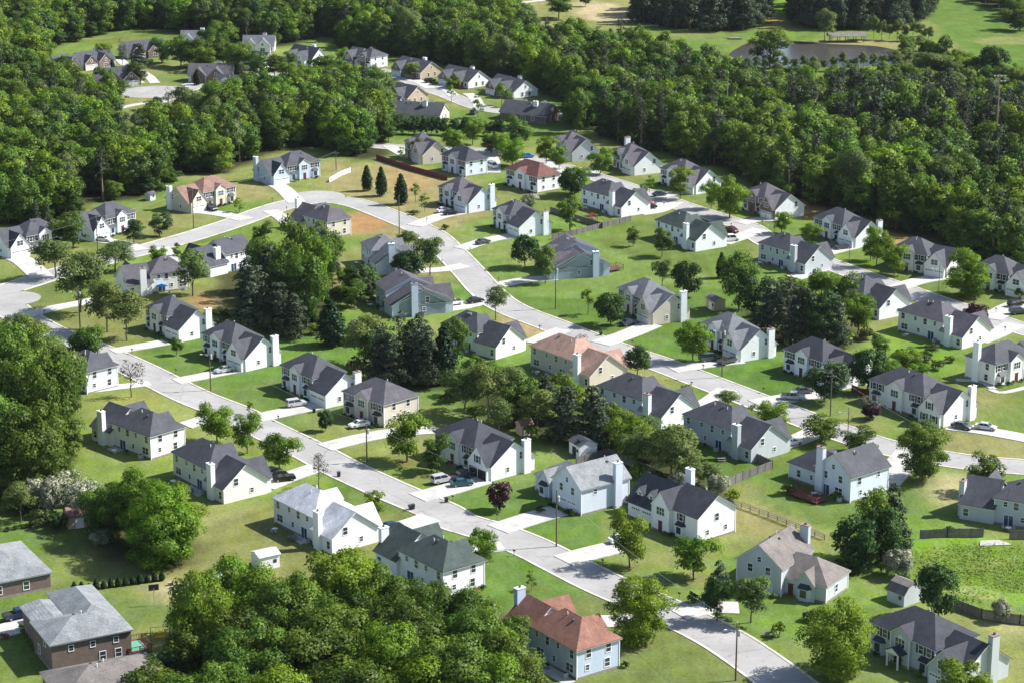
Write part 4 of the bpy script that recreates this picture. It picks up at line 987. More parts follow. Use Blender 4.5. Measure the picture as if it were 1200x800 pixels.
A = [('conifer',43,265,30,14),('conifer',55,267,31,14),('broad',86,291,40,48),('dark',157,286,28,27),('dark',187,277,28,27),('young',281,249,16,15),('light',135,319,34,42),('light',65,326,42,46),
('light',95,366,62,58),('light',126,389,62,46),('light',149,399,52,44),('bright',187,313,25,21),('light',226,347,52,38),('broad',104,442,60,40),('sparse',154,465,42,32),('broad',207,416,20,15),
('shrub',208,291,8,8),('light',20,400,30,26),('light',42,402,26,36),
('broadbig',15,540,150,90),('broadbig',52,556,160,90),('broadbig',-8,575,120,80),('broad',75,500,80,50),('broadbig',35,470,95,80),('broad',78,560,70,50),('light',66,492,84,50),('light',92,476,56,26),('broad',10,440,60,60),
('broad',308,302,42,26),('conifer',318,368,78,46),('conifer',292,368,64,44),('broad',336,374,76,46),('broad',352,352,96,48),('bright',368,366,100,44),('broad',378,330,66,40),('broad',310,342,60,46),
('cypress',388,405,55,32),('flower',345,378,26,26),('light',428,428,52,50),('round',422,349,38,40),('conifer',432,354,26,14),('broad',394,303,24,24),('plum',388,322,16,22),('young',390,340,16,14),
('round',480,326,30,40),('light',504,323,46,34),('light',479,294,22,24),('cypress',430,224,30,12),('cypress',447,230,34,13),('cypress',470,240,36,15),('young',487,237,20,12),('young',498,248,20,15),('shrub',522,269,8,11),('shrub',485,252,7,14),
('plum',465,290,11,14),('light',581,375,36,26),
('conifer',447,446,62,42),('pine',468,448,80,34),('conifer',484,450,74,42),('conifer',502,452,70,36),('cypress',520,448,66,30),('broad',534,424,50,34),('flower',424,400,24,40),
('light',545,484,56,50),('light',572,492,60,50),('light',596,478,46,36),('broad',560,462,44,38),('light',585,512,40,36),('broad',612,497,58,46),('bright',668,492,50,36),('light',630,510,50,44),('conifer',662,516,64,48),('conifer',694,522,70,52),('conifer',640,494,56,40),('broad',655,480,44,34),
('bright',738,535,52,46),('light',764,556,46,50),('light',786,568,62,60),('flower',800,578,28,30),('light',832,572,30,30),('flower',842,580,24,26),('broad',718,512,40,36),('light',752,520,30,40),('shrub',800,492,28,26),
('plum',585,598,34,29),('sparse',680,422,28,34),('round',747,441,34,32),('shrubb',806,464,20,19),('light',853,480,22,28),('bright',812,424,50,37),
('round',615,314,36,34),('broad',639,332,42,27),('young',689,369,28,19),('round',716,381,38,36),('broad',742,289,22,16),('broad',776,301,32,24),('light',776,336,32,22),('round',806,348,42,36),('cypress',845,326,30,12),('broad',866,364,64,46),('bright',673,228,34,34),('round',671,231,33,32),
('broad',668,271,40,31),('flower',622,241,13,20),('broad',752,239,22,18),('young',761,225,18,15),('bright',797,234,38,29),('bright',855,256,46,40),('bright',833,245,36,22),
('bright',916,274,27,22),('bright',951,283,22,23),('dark',948,308,25,23),('bright',1027,312,48,27),('bright',1048,323,42,32),('brightbig',1132,348,52,54),('plum',1143,380,24,29),('shrubb',1195,350,16,16),
('dark',884,378,56,46),('conifer',905,392,62,46),('pine',925,398,72,44),('conifer',940,400,62,46),('dark',958,404,62,46),('conifer',976,404,58,40),('bright',1005,392,54,38),('broad',985,372,52,44),('broad',962,362,46,40),('conifer',915,370,40,38),('bright',935,372,46,32),
('dark',966,470,48,49),('round',1017,458,50,42),('bright',903,506,38,46),('broad',963,518,30,48),('broad',1008,531,30,42),('broadbig',1081,562,68,62),('sparse',1021,492,28,29),('plum',1021,491,18,22),('broad',1155,577,46,44),('bright',1062,434,26,30),('broad',1042,446,24,28),('shrubb',1030,436,16,24),('oliveshrub',1100,432,14,24),('bright',1078,440,16,22),('oliveshrub',1015,428,16,26),('shrubb',1055,418,12,22),('oliveshrub',1092,414,14,24),('shrubb',1115,424,10,18),('broad',1028,418,26,26),('oliveshrub',1085,424,12,20),
('wooddark',1002,670,70,50),('woodtree',1024,655,86,50),('conifer',1045,650,84,44),('wooddark',1034,662,70,44),('flower',1052,676,32,34),('oliveshrub',1056,688,18,24),('shrub',1110,627,16,15),('round',1100,724,64,52),('flower',1173,728,26,22),
('brightbig',981,791,86,84),('shrubb',912,746,24,20),('oliveshrub',949,727,18,25),('bright',1130,834,62,66),('bright',738,664,68,44),('bright',813,678,58,50),('brightbig',748,753,80,74),('dark',840,727,58,36),('light',880,729,58,44),('shrub',812,707,20,17),
('young',623,691,23,13),('bright',565,662,48,36),('bright',440,606,32,24),('sparse',374,573,42,26),('bright',328,553,52,42),('bright',290,531,50,36),('bright',255,519,48,42),('young',293,486,15,11),('bright',477,541,58,50),('broad',512,553,44,36),('round',381,505,25,18),
('conifer',842,705,50,30),
('brightbig',195,658,90,84),('brightbig',165,640,84,66),('broadbig',132,634,62,60),('flower',62,600,40,46),('flower',100,606,40,52),('flower',38,596,36,40),('light',25,612,44,36),('broad',150,612,50,50),('round',68,622,22,22),('flower',118,640,20,24),
('brightbig',235,785,120,84),('brightbig',272,742,90,70),('broad',215,800,60,50),('broadbig',340,790,112,92),('brightbig',392,764,118,110),('broadbig',440,775,112,92),('broadbig',365,830,110,110),('broadbig',470,810,110,96),('broadbig',520,784,108,88),('broadbig',560,812,100,84),
('broad',590,828,92,70),('broadbig',298,836,110,100),('broadbig',420,868,100,110),('brightbig',500,860,90,100),('broadbig',250,870,100,100),('brightbig',330,880,100,100),('broad',600,775,56,44),('broadbig',560,880,90,100),('oliveshrub',610,800,40,40),
('brightbig',300,760,96,84),('broadbig',362,772,104,86),('brightbig',420,735,84,80),('broadbig',480,762,84,76),('broadbig',505,742,60,60),('broadbig',545,775,84,76),('broadbig',395,810,110,100),('brightbig',450,840,110,100),('broadbig',530,850,110,100),('broadbig',280,812,100,90),('brightbig',580,860,90,84),('broadbig',610,850,80,70),('brightbig',205,640,70,64),('broad',118,622,50,50),('brightbig',182,668,62,60),('flower',82,588,36,44),('oliveshrub',48,616,24,40),('flower',128,606,32,40),
('broadbig',35,585,110,90),('broadbig',0,500,110,80),('broadbig',62,520,110,70),('oliveshrub',20,600,24,40),
('dark',165,806,44,44),('dark',195,812,48,48),('oliveshrub',150,800,30,40),('broad',180,842,60,70),('light',228,760,50,40),
('redshrub',556,697,10,14),('redshrub',546,699,8,12),('shrub',566,691,10,10),('shrub',733,781,10,12),('shrub',1053,778,18,18),('redshrub',5,747,8,12),
('broad',575,180,22,22),('bright',587,182,26,22),('broad',605,177,38,30),('bright',655,198,26,22),('bright',703,205,30,26),('bright',712,198,26,20),('bright',640,192,32,26),('bright',600,196,34,34),('broad',676,156,50,28),('bright',554,170,30,26),('bright',531,178,28,24),('broad',488,186,24,22),('young',472,192,18,12),
('broad',160,100,26,26),('cypress',132,84,14,7),('cypress',231,100,18,9),('round',185,128,14,12),('sparse',198,132,26,22),('broad',75,90,22,22),('bright',92,77,12,16),('conifer',164,78,26,24),('broad',212,78,34,30),('bright',250,76,32,26),('broad',232,80,36,36),('broad',280,92,40,36),('cypress',276,92,18,9),('bright',352,95,20,26),
('bright',482,93,20,18),('bright',530,104,14,18),('young',529,120,18,11),('young',560,138,24,13),('young',588,124,24,16),('young',598,126,20,12),('bright',455,120,12,20),('broad',655,22,26,32),('round',686,8,14,12),('broad',902,80,44,44),('light',966,50,34,22),('young',973,48,16,12),
('broad',1100,88,44,34),('round',1165,92,36,38),('light',1095,92,30,44),('bright',1130,80,20,26),('broad',1195,36,30,40),('bright',1042,238,62,60),('bright',1052,236,66,64),('bright',920,150,52,40),
('broad',30,95,40,30),('broad',52,104,36,30),('broad',84,108,34,34),('bright',100,112,28,24),('broad',124,108,30,26),('broad',70,116,34,36),('broad',140,122,26,30),('bright',120,76,26,22),('broad',190,74,30,28),('bright',222,80,34,30),('bright',240,84,30,30),('broad',262,82,34,30),('broad',246,68,36,34),('broad',262,60,34,34),
('broad',300,96,34,30),('broad',322,92,26,28),('bright',336,98,26,28),('broad',378,92,26,30),('broad',398,100,30,30),('bright',412,108,34,28),('broad',388,112,34,34),('broad',438,118,40,34),('broad',452,128,34,24),('broad',298,124,34,30),('bright',250,122,30,26),('light',218,138,34,28),('light',232,150,36,30),('sparse',205,140,28,26),('broad',340,82,20,20),('bright',402,74,18,18),('broad',280,78,26,26),
('conifer',328,392,60,44),('conifer',300,385,72,48),('broad',360,384,84,50),('conifer',345,395,50,40),('broad',372,350,76,44),('broad',415,360,30,36),('broad',408,342,26,30),('broad',446,350,24,26),
('conifer',460,454,62,40),('conifer',492,446,78,44),('dark',440,432,44,40),
('broad',300,310,30,28),('oliveshrub',530,470,22,30),('shrubb',556,490,20,28),('oliveshrub',600,500,24,30),('shrubb',622,512,20,26),('oliveshrub',650,518,24,32),('oliveshrub',706,528,26,34),('bright',724,526,34,34),('shrubb',748,560,22,30),('oliveshrub',776,572,26,34),('bright',770,540,40,40),('light',812,574,34,36),('oliveshrub',822,584,24,30),('shrubb',858,586,18,24),('bright',752,540,40,38),('light',740,550,40,40),('oliveshrub',790,586,24,34),
('oliveshrub',398,350,20,28),('oliveshrub',440,345,18,26),('shrubb',372,392,16,22),('oliveshrub',420,435,22,30),('shrubb',540,450,20,26),('oliveshrub',885,402,22,30),('oliveshrub',930,408,22,34),('shrubb',990,402,18,26),('oliveshrub',1015,398,18,24),('oliveshrub',258,378,20,30),('shrubb',285,388,18,26),
('oliveshrub',985,672,22,26),('oliveshrub',1060,690,22,28),('shrubb',1040,672,20,24),('oliveshrub',632,600,10,12),('shrubb',980,585,12,16),('oliveshrub',925,577,14,20),('shrubb',748,520,22,26),('oliveshrub',208,300,10,12),
('sparse',144,86,36,14),('bright',1020,306,30,22)]
for t in A: T(*t)
# rows of small conifers and hedges
def row(p0, p1, n, key, hp, wp, group, phrase):
    for i in range(n):
        t = (i+.5)/n; x = p0[0]+(p1[0]-p0[0])*t; y = p0[1]+(p1[1]-p0[1])*t
        o = put_tree(key, G(x, y), hp*random.uniform(.8, 1.25)/sv(y), wp*random.uniform(.9, 1.15)/sh(y)); o['group'] = group; o['label'] = phrase
row((83,694), (194,679), 13, 'cypress', 11, 8, 'small conifers in the boundary row', 'small conical conifer in the row between the two brick house lawns')
row((312,391), (372,376), 6, 'cypress', 11, 9, 'small conifers below the dark pines', 'small conifer in the short row below the dark pine clump')
row((-5,624), (62,612), 7, 'shrub', 7, 12, 'hedge plants at the left edge', 'clipped hedge plant in the row at the left edge')
row((24,734), (40,764), 6, 'shrubb', 7, 10, 'hedge by the brick house drive', 'clipped hedge plant beside the large brick house drive')
row((455,157), (590,160), 20, 'dark', 17, 14, 'hedge trees below the long low house', 'dark low hedge tree in the row below the long low beige house')
row((450,148), (560,150), 10, 'dark', 11, 12, 'hedge trees behind the long low house', 'dark low hedge tree against the long low beige house')
row((1010,46), (1092,50), 9, 'light', 20, 13, 'bushy trees on the far pond bank', 'small bushy tree in the row on the far pond bank')
row((868,84), (1040,84), 15, 'light', 17, 13, 'bushes on the near pond bank', 'low pale bush on the near pond bank')
# foundation planting
for hd in HOUSES:
    if hd['px'][1] < 215: continue
    r = random.Random(int(hd['px'][0]*3+hd['px'][1])); c_, s_ = math.cos(hd['yaw']), math.sin(hd['yaw'])
    g = 'shrubs planted against '+hd['place'].replace('the ', 'the ', 1)
    if hd['vis'] == 'f' and hd['place'] not in ('the large L-shaped brick house', 'the low brick house at the left edge'):
        ms = hd['masses'][0]; n = r.randint(3, 6); y = ms[2]-1.25
        for k in range(n):
            x = ms[0]+(ms[1]-ms[0])*(k+.5+r.uniform(-.2, .2))/n
            if abs(x-(ms[0]+ms[1])/2) < 1.0: continue
            loc = hd['loc']+Vector((x*c_-y*s_, x*s_+y*c_, 0)); key = 'shrub' if r.random() < .8 else 'shrubb'
            o = put_tree(key, loc, r.uniform(.8, 1.7), r.uniform(1.3, 2.2)); o['group'] = g; o['label'] = 'clipped %s shrub against the front of %s' % ('dark' if key == 'shrub' else 'bright', hd['place'])
# ---- labels for the single trees
def rel(px):
    hd = min(HOUSES, key=lambda q: (q['c'][0]-px[0])**2+((q['c'][1]-px[1])*1.6)**2)
    dx, dy = px[0]-hd['c'][0], (px[1]-hd['c'][1])*2.2
    w = ('right of' if dx > 0 else 'left of') if abs(dx) > abs(dy) else ('nearer than' if dy > 0 else 'beyond')
    return w+' '+hd['place']
def finish_labels(items, look):
    """items: [object, px, key, label]; adds what sets equal ones apart"""
    d = {}
    for it in items:
        if it[3]: it[0]['label'] = it[3]; continue
        base = (look(it), rel(it[1])); d.setdefault(base, []).append(it)
    for (lk, rl), g in d.items():
        g.sort(key=lambda q: q[1][0])
        for i, it in enumerate(g):
            if len(g) == 1: s_ = lk+' '+rl
            elif len(g) == 2: s_ = ('left-hand ' if i == 0 else 'right-hand ')+lk+' '+rl
            elif i == len(g)-1: s_ = 'rightmost '+lk+' '+rl
            else: s_ = ORD[i+1]+' '+lk+' '+rl
            it[0]['label'] = s_.replace(',', '')
finish_labels(TREES, lambda it: LOOK[it[2]])
for it in TREES:
    if it[1][0] > 200 and it[1][1] > 735 and it[1][0] < 620: it[0]['group'] = 'trees of the bottom wood'
# ---- the woods
def forest_points():
    out_ = []
    for nm, (pl, sp, pr, hh) in FORESTS.items():
        w = [G(*p) for p in pl]; x0, x1 = min(p.x for p in w), max(p.x for p in w); y0, y1 = min(p.y for p in w), max(p.y for p in w)
        r = random.Random(len(nm)*13+5); y = y0; j = 0
        while y < y1:
            x = x0+(j % 2)*sp/2
            while x < x1:
                X_, Y_ = x+r.uniform(-.62, .62)*sp, y+r.uniform(-.62, .62)*sp
                px, py = P(X_, Y_)
                if -30 < px < 1230 and py > -28 and bool(inpoly([px], [py], pl)[0]):
                    if nm == 'centre' and bool(inpoly([px], [py], FORESTS['pines'][0])[0]): pass
                    else:
                        prob = pr
                        if nm == 'centre' and 600 < px < 900 and 110 < py < 175: prob = .4
                        if nm == 'centre' and px > 900 and py > 195: prob = .25
                        kind = 'pine' if r.random() < prob else 'broad'
                        h = r.uniform(*hh); out_.append((nm, kind, X_, Y_, h, r.random()))
                x += sp
            y += sp*.87; j += 1
    return out_
FP = forest_points()
FP.sort(key=lambda q: q[3])      # nearest first
WOOD = {'back': 'the wood along the top left', 'left': 'the wood left of the middle street', 'centre': 'the great wood across the middle right', 'pines': 'the pine belt in the great wood', 'farpines': 'the pine grove beyond the pond', 'farpines2': 'the pine grove behind the pavilion', 'topright': 'the trees at the top right corner', 'pondside': 'the thicket beside the pond'}
cnt = {'pine': sum(1 for t in TREES if t[2] == 'pine'), 'broad': sum(1 for t in TREES if NAMES[t[2]][0] == 'broadleaf_tree')}
rest = []
def fkey(nm, kind, rnd):
    if nm in ('farpines', 'farpines2'): return 'conifer'
    if kind == 'pine': return 'pine'
    if nm == 'pondside': return ('light', 'bright', 'broad')[int(rnd*3)]
    if nm == 'topright': return ('light', 'broad')[int(rnd*2)]
    return 'woodbright' if rnd < .22 else ('wooddark' if rnd < .26 else ('light' if rnd < .31 else 'woodtree'))
for nm, kind, x, y, h, rnd in FP:
    key = fkey(nm, kind, rnd); lim = 290
    w = h*random.uniform(.62, .85) if kind == 'broad' else h*random.uniform(.30, .40)
    if nm in ('farpines', 'farpines2'): w = h*random.uniform(.5, .65)
    if nm in ('pondside', 'topright'): w = h*random.uniform(.8, 1.1)
    if cnt[kind] < lim:
        cnt[kind] += 1; o = put_tree(key, (x, y, 0), h, w)
        o['group'] = 'trees of '+WOOD[nm].replace('the ', '', 1); o['label'] = ('tall pine' if kind == 'pine' else LOOK[key])+' standing in '+WOOD[nm]
    else: rest.append((key, x, y, h, w, rnd))
for nm, kind, x, y, h, rnd in list(FP):
    if nm in ('farpines', 'farpines2', 'topright', 'pondside'): continue
    for k in range(2): rest.append(('dark' if rnd < .6 else 'broad', x+random.uniform(-3.5, 3.5), y+random.uniform(-3.5, 3.5), random.uniform(3.5, 6.5), random.uniform(5, 7.5), rnd))
print('forest', len(FP), 'individual', cnt, 'mass', len(rest), 'single', len(TREES))
# the rest of the woods: one object, instances on points
vkeys = []; vobs = []
hid = bpy.data.collections.new('tree_kinds')
for key in sorted(set(q[0] for q in rest)):
    H_, W_, vs = VAR[key]
    for i, (cm, tm) in enumerate(vs):
        jm = bpy.data.meshes.new('tree_kind'); bm = bmesh.new(); bm.from_mesh(cm); nf = len(bm.faces); bm.from_mesh(tm)
        bm.faces.ensure_lookup_table()
        for f in bm.faces[nf:]: f.material_index = 1
        bm.to_mesh(jm); bm.free(); jm.materials.append(cm.materials[0]); jm.materials.append(tm.materials[0])
        o = bpy.data.objects.new('kind_%03d' % len(vkeys), jm); hid.objects.link(o); vkeys.append((key, H_, W_))
me = bpy.data.meshes.new('far_woodland'); nR = len(rest)
me.vertices.add(nR); co = []; ki = []; scl = []; rot = []
rr = random.Random(3)
for key, x, y, h, w, rnd in rest:
    c_ = [i for i, q in enumerate(vkeys) if q[0] == key]; i = c_[rr.randrange(len(c_))]
    co += [x, y, 0]; ki.append(i); scl += [w/vkeys[i][2], w/vkeys[i][2], h/vkeys[i][1]]; rot.append(rr.uniform(0, 6.28))
me.vertices.foreach_set('co', co)
a_ = me.attributes.new('kind_index', 'INT', 'POINT'); a_.data.foreach_set('value', ki)
a_ = me.attributes.new('tree_scale', 'FLOAT_VECTOR', 'POINT'); a_.data.foreach_set('vector', scl)
a_ = me.attributes.new('turn', 'FLOAT', 'POINT'); a_.data.foreach_set('value', rot)
fw = link('woodland', me); tag(fw, 'the farther parts of the woods reading as one leafy mass', 'woodland', None, 'stuff')
ng = bpy.data.node_groups.new('plant_trees', 'GeometryNodeTree'); ng.interface.new_socket('Geometry', in_out='INPUT', socket_type='NodeSocketGeometry'); ng.interface.new_socket('Geometry', in_out='OUTPUT', socket_type='NodeSocketGeometry')
N_, L_ = ng.nodes, ng.links
gi = N_.new('NodeGroupInput'); go = N_.new('NodeGroupOutput'); ci = N_.new('GeometryNodeCollectionInfo'); ci.inputs['Collection'].default_value = hid; ci.inputs['Separate Children'].default_value = True; ci.inputs['Reset Children'].default_value = True
ip = N_.new('GeometryNodeInstanceOnPoints'); ip.inputs['Pick Instance'].default_value = True
def nattr(nm, ty):
    n = N_.new('GeometryNodeInputNamedAttribute'); n.data_type = ty; n.inputs['Name'].default_value = nm; return n.outputs['Attribute']
cx = N_.new('ShaderNodeCombineXYZ'); L_.new(nattr('turn', 'FLOAT'), cx.inputs['Z'])
L_.new(gi.outputs[0], ip.inputs['Points']); L_.new(ci.outputs[0], ip.inputs['Instance']); L_.new(nattr('kind_index', 'INT'), ip.inputs['Instance Index']); L_.new(cx.outputs[0], ip.inputs['Rotation']); L_.new(nattr('tree_scale', 'FLOAT_VECTOR'), ip.inputs['Scale'])
L_.new(ip.outputs[0], go.inputs[0])
md = fw.modifiers.new('plant', 'NODES'); md.node_group = ng
# ================================================================== CARS
CARP = {'white': (.78, .78, .78), 'silver': (.48, .49, .50), 'black': (.012, .012, .014), 'dark blue': (.02, .035, .08), 'dark grey': (.07, .075, .08), 'teal': (.02, .09, .10), 'maroon': (.12, .015, .02), 'red': (.45, .03, .02), 'bright blue': (.02, .22, .50), 'green-grey': (.06, .09, .085)}
def paint(k):
    nm = 'car_paint_'+k.replace(' ', '_').replace('-', '_')
    m_ = surf(nm, CARP[k], .28, .06, 2, metal=.2, spec=.6); return m_
M_CGL = surf('car_glass', (.015, .018, .022), .06, .2, spec=.9); M_TYRE = surf('tyre_rubber', (.02, .02, .02), .9, .2); M_RIM = surf('wheel_rim', (.4, .4, .4), .35, .1, metal=.8)
M_HL = surf('headlight_lens', (.75, .77, .8), .15, .05); M_TL = surf('tail_light_lens', (.35, .01, .01), .2, .1); M_BUMP = surf('bumper_trim', (.03, .03, .03), .6, .1)
def slices(mb, prof, w, ins=.10, vin=.06):
    """side profile (x,z) carried across the width with rounded flanks"""
    cx = sum(p[0] for p in prof)/len(prof); cz = sum(p[1] for p in prof)/len(prof); n = len(prof)
    def sc(k): return [(cx+(x-cx)*k, cz+(z-cz)*k) for x, z in prof]
    rows = [(-w/2, .93), (-w/2+ins*.4, .975), (-w/2+ins*1.6, 1), (w/2-ins*1.6, 1), (w/2-ins*.4, .975), (w/2, .93)]
    vs = []
    for y, k in rows: vs += [(x, y, z) for x, z in sc(k)]
    fs = [tuple(range(n)), tuple(range(5*n+n-1, 5*n-1, -1))]
    for j in range(5):
        for i in range(n): fs.append((j*n+i, j*n+(i+1) % n, (j+1)*n+(i+1) % n, (j+1)*n+i))
    mb.add(vs, fs)
CT = {
 'sedan': dict(L=4.7, w=1.8, prof=[(-2.32,.34),(-2.38,.72),(-2.28,.98),(-1.55,1.02),(1.0,.98),(2.05,.84),(2.34,.62),(2.34,.34),(1.9,.24),(-1.9,.24)], cab=(-1.75,1.15,-1.05,.35,1.0,1.44,1.62,1.22)),
 'suv': dict(L=4.7, w=1.9, prof=[(-2.32,.42),(-2.38,.8),(-2.32,1.12),(1.05,1.12),(2.15,1.02),(2.34,.8),(2.34,.42),(1.9,.3),(-1.9,.3)], cab=(-2.25,1.15,-2.02,.5,1.1,1.74,1.74,1.44)),
 'van': dict(L=5.1, w=1.95, prof=[(-2.5,.4),(-2.55,.8),(-2.52,1.15),(1.6,1.15),(2.35,.95),(2.5,.7),(2.5,.4),(2.1,.28),(-2.1,.28)], cab=(-2.48,1.75,-2.38,.95,1.12,1.92,1.82,1.6)),
 'pickup': dict(L=5.5, w=1.95, prof=[(-2.72,.5),(-2.75,.75),(-2.74,1.08),(1.35,1.1),(2.5,1.0),(2.72,.8),(2.72,.5),(2.2,.36),(-2.2,.36)], cab=(-.75,1.5,-.55,.75,1.08,1.74,1.76,1.46)),
}
CM = {}
for k, c in CT.items():
    b = MB(); slices(b, c['prof'], c['w'])
    x0, x1, u0, u1, zb, zt, wb_, wt = c['cab']
    g = MB(); g.add([(x0, -wb_/2, zb), (x1, -wb_/2, zb), (x1, wb_/2, zb), (x0, wb_/2, zb), (u0, -wt/2, zt), (u1, -wt/2, zt), (u1, wt/2, zt), (u0, wt/2, zt)], [(0, 3, 2, 1), (4, 5, 6, 7), (0, 1, 5, 4), (1, 2, 6, 5), (2, 3, 7, 6), (3, 0, 4, 7)])
    r = MB(); r.prism([(u0-.12, zt-.02), (u1+.12, zt-.02), (u1-.02, zt+.06), (u0+.05, zt+.07)], -wt/2-.03, wt/2+.03)
    for sx in (-1, 1):   # pillars
        for (bx_, tx_) in ((x0, u0), (x1, u1), ((x0+x1)/2, (u0+u1)/2)):
            r.tube((bx_, sx*wb_/2*1.0, zb), (tx_, sx*(wt/2+.0), zt), .045, .045, 4)
    bed = None
    if k == 'pickup':
        bed = MB(); bed.box(-2.62, -.85, -.8, .8, 1.075, 1.10)
        for y in (-.9, .86): bed.box(-2.7, -.8, y, y+.04, 1.08, 1.2)
    wh = MB(); wh.tube((0, -.11, 0), (0, .11, 0), .34, .34, 14); rim = MB(); rim.tube((0, -.12, 0), (0, .12, 0), .2, .2, 10)
    hl = MB(); hl.box(-.05, .05, -.2, .2, -.07, .07)
    CM[k] = dict(body=b.mesh('body', smooth=False), glass=g.mesh('windows'), roof=r.mesh('roof'), bed=bed.mesh('bed') if bed else None, wheel=wh.mesh('wheel'), rim=rim.mesh('rim'), hl=hl.mesh('headlight'), tl=hl.mesh('tail_light'))
    for nm, m_ in (('glass', M_CGL), ('wheel', M_TYRE), ('rim', M_RIM), ('hl', M_HL), ('tl', M_TL)): CM[k][nm].materials.append(m_)
    if bed: CM[k]['bed'].materials.append(M_BUMP)
def car(kind, colk, px, v, label):
    c = G(*px); d = G(px[0]+v[0], px[1]+v[1])-c; z = .135
    o = empty('parked_'+{'sedan': 'car', 'suv': 'car'}.get(kind, kind), (c.x, c.y, z), math.atan2(d.y, d.x))
    q = CM[kind]; pm = paint(colk)
    def ch(nm, me_, loc=(0, 0, 0), par=o, mat=None):
        x = bpy.data.objects.new(nm, me_); COL.objects.link(x); x.parent = par; x.location = loc
        if mat:
            if not me_.materials: me_.materials.append(mat)
            x.material_slots[0].link = 'OBJECT'; x.material_slots[0].material = mat
        return x
    ch('body', q['body'], mat=pm); ch('windows', q['glass']); ch('roof', q['roof'], mat=pm)
    if q['bed']: ch('bed', q['bed'])
    L_, w_ = CT[kind]['L'], CT[kind]['w']; zf = .68 if kind == 'sedan' else .85
    for sx in (-1, 1):
        for sy in (-1, 1):
            wo = ch('wheel', q['wheel'], (sx*L_*.31, sy*(w_/2-.1), .34)); ch('rim', q['rim'], par=wo)
    for sy in (-1, 1): ch('headlight', q['hl'], (L_/2-.06, sy*w_*.34, zf)); ch('tail_light', q['tl'], (-L_/2+.03, sy*w_*.36, zf+.05))
    tag(o, label, {'sedan': 'car', 'suv': 'car'}.get(kind, kind), 'cars parked on the drives'); return o
CARS = [('sedan','silver',(263,436),(-20,4),'silver car parked alone on the long drive of a white house'),('suv','silver',(347,476),(20,-3),'silver estate car outside the white house with tall side chimney'),
('suv','black',(333,563),(20,-2),'black car on the drive behind the cream house'),('suv','dark grey',(319,557),(18,-6),'dark car half hidden behind the black one'),('sedan','white',(421,500),(-18,3),'pale car in shade before the compact beige house'),
('suv','silver',(518,565),(20,-4),'silver estate car nearest the road on the open garage drive'),('sedan','teal',(541,569),(20,-2),'dark teal car beside the silver estate car'),('pickup','dark blue',(540,561),(20,-5),'blue pickup in front of the open garage'),
('sedan','dark blue',(459,620),(20,-4),'dark blue car behind the pale-roofed white house'),('sedan','white',(727,635),(18,-3),'white car in the shade of a street tree by the dormered house'),('sedan','dark blue',(737,381),(16,-3),'small blue car outside the grey-roofed garage house'),
('van','green-grey',(831,423),(20,-2),'dark green-grey van on a drive by a utility pole'),('pickup','dark grey',(852,426),(14,-4),'dark pickup beside the green-grey van'),('pickup','silver',(929,468),(18,1),'silver pickup at the foot of a drive under the dark tree'),
('sedan','dark grey',(941,461),(18,-2),'dark car up the drive behind the silver pickup'),('sedan','white',(928,521),(19,-3),'white car alone on the drive beside the grey-blue house'),('sedan','dark grey',(1127,502),(24,5),'dark grey car nearest the end wall of the long cream house'),
('sedan','silver',(1155,503),(24,3),'silver car behind the dark grey one by the long cream house'),('pickup','white',(530,358),(-24,3),'white pickup on the drive of the tall-chimney house'),('sedan','black',(557,355),(24,-4),'black car behind the white pickup'),
('sedan','dark grey',(566,286),(20,-4),'dark car on the drive by the bend, alone'),('sedan','white',(520,249),(14,-2),'white car on the drive of the plum-roofed house'),('sedan','black',(528,252),(17,-2),'black car beside the white one at the plum-roofed house'),
('sedan','silver',(324,211),(8,5),'silver car outside the blue house by the wood'),('suv','black',(248,247),(14,5),'black car on the drive of the brown-roofed house'),('sedan','white',(121,283),(12,1),'white car by the garage of the pale blue house'),
('sedan','dark blue',(773,230),(16,-2),'dark blue car at the upper street turning'),('sedan','red',(758,239),(12,3),'red car beside the white garage at the upper street'),('suv','black',(761,245),(12,-1),'black car next to the red one'),
('sedan','maroon',(858,272),(16,5),'maroon car at the roadside by the green-roofed house'),('van','white',(856,283),(16,-1),'white van beside the green-roofed house'),('pickup','silver',(956,317),(17,-4),'silver pickup on the drive behind the small dark tree'),
('sedan','dark grey',(987,292),(16,-2),'grey car on the drive below the white garage'),('sedan','black',(976,290),(10,-4),'black car half behind the grey car at the upper street'),('suv','black',(1190,359),(10,-2),'black car furthest up the drive at the right edge'),
('suv','dark grey',(1193,368),(12,-1),'dark car nearest the road at the right edge'),('sedan','bright blue',(618,185),(18,-1),'bright blue car on the back street drive'),('suv','black',(642,183),(6,-5),'black car facing away between trees at the back street'),
('suv','black',(504,97),(13,-2),'black car in front of the far brick garage'),('suv','dark grey',(555,134),(8,-6),'dark car at the kerb of the far street'),('pickup','silver',(595,136),(13,2),'silver pickup on the far street'),
('sedan','maroon',(573,173),(8,1),'maroon car beyond the dark-roofed house'),('van','white',(577,197),(10,4),'white van on the drive by the red-roofed house'),('pickup','dark blue',(22,724),(40,-9),'large dark blue pickup beside the brick house'),
('van','white',(549,8),(12,1),'white van in the far field'),('sedan','silver',(578,5),(10,0),'silver car on the far field track'),('suv','black',(541,14),(6,-2),'black car at the edge of the far field'),('sedan','silver',(595,8),(8,0),'silver car furthest right in the far field')]
for c_ in CARS: car(*c_)
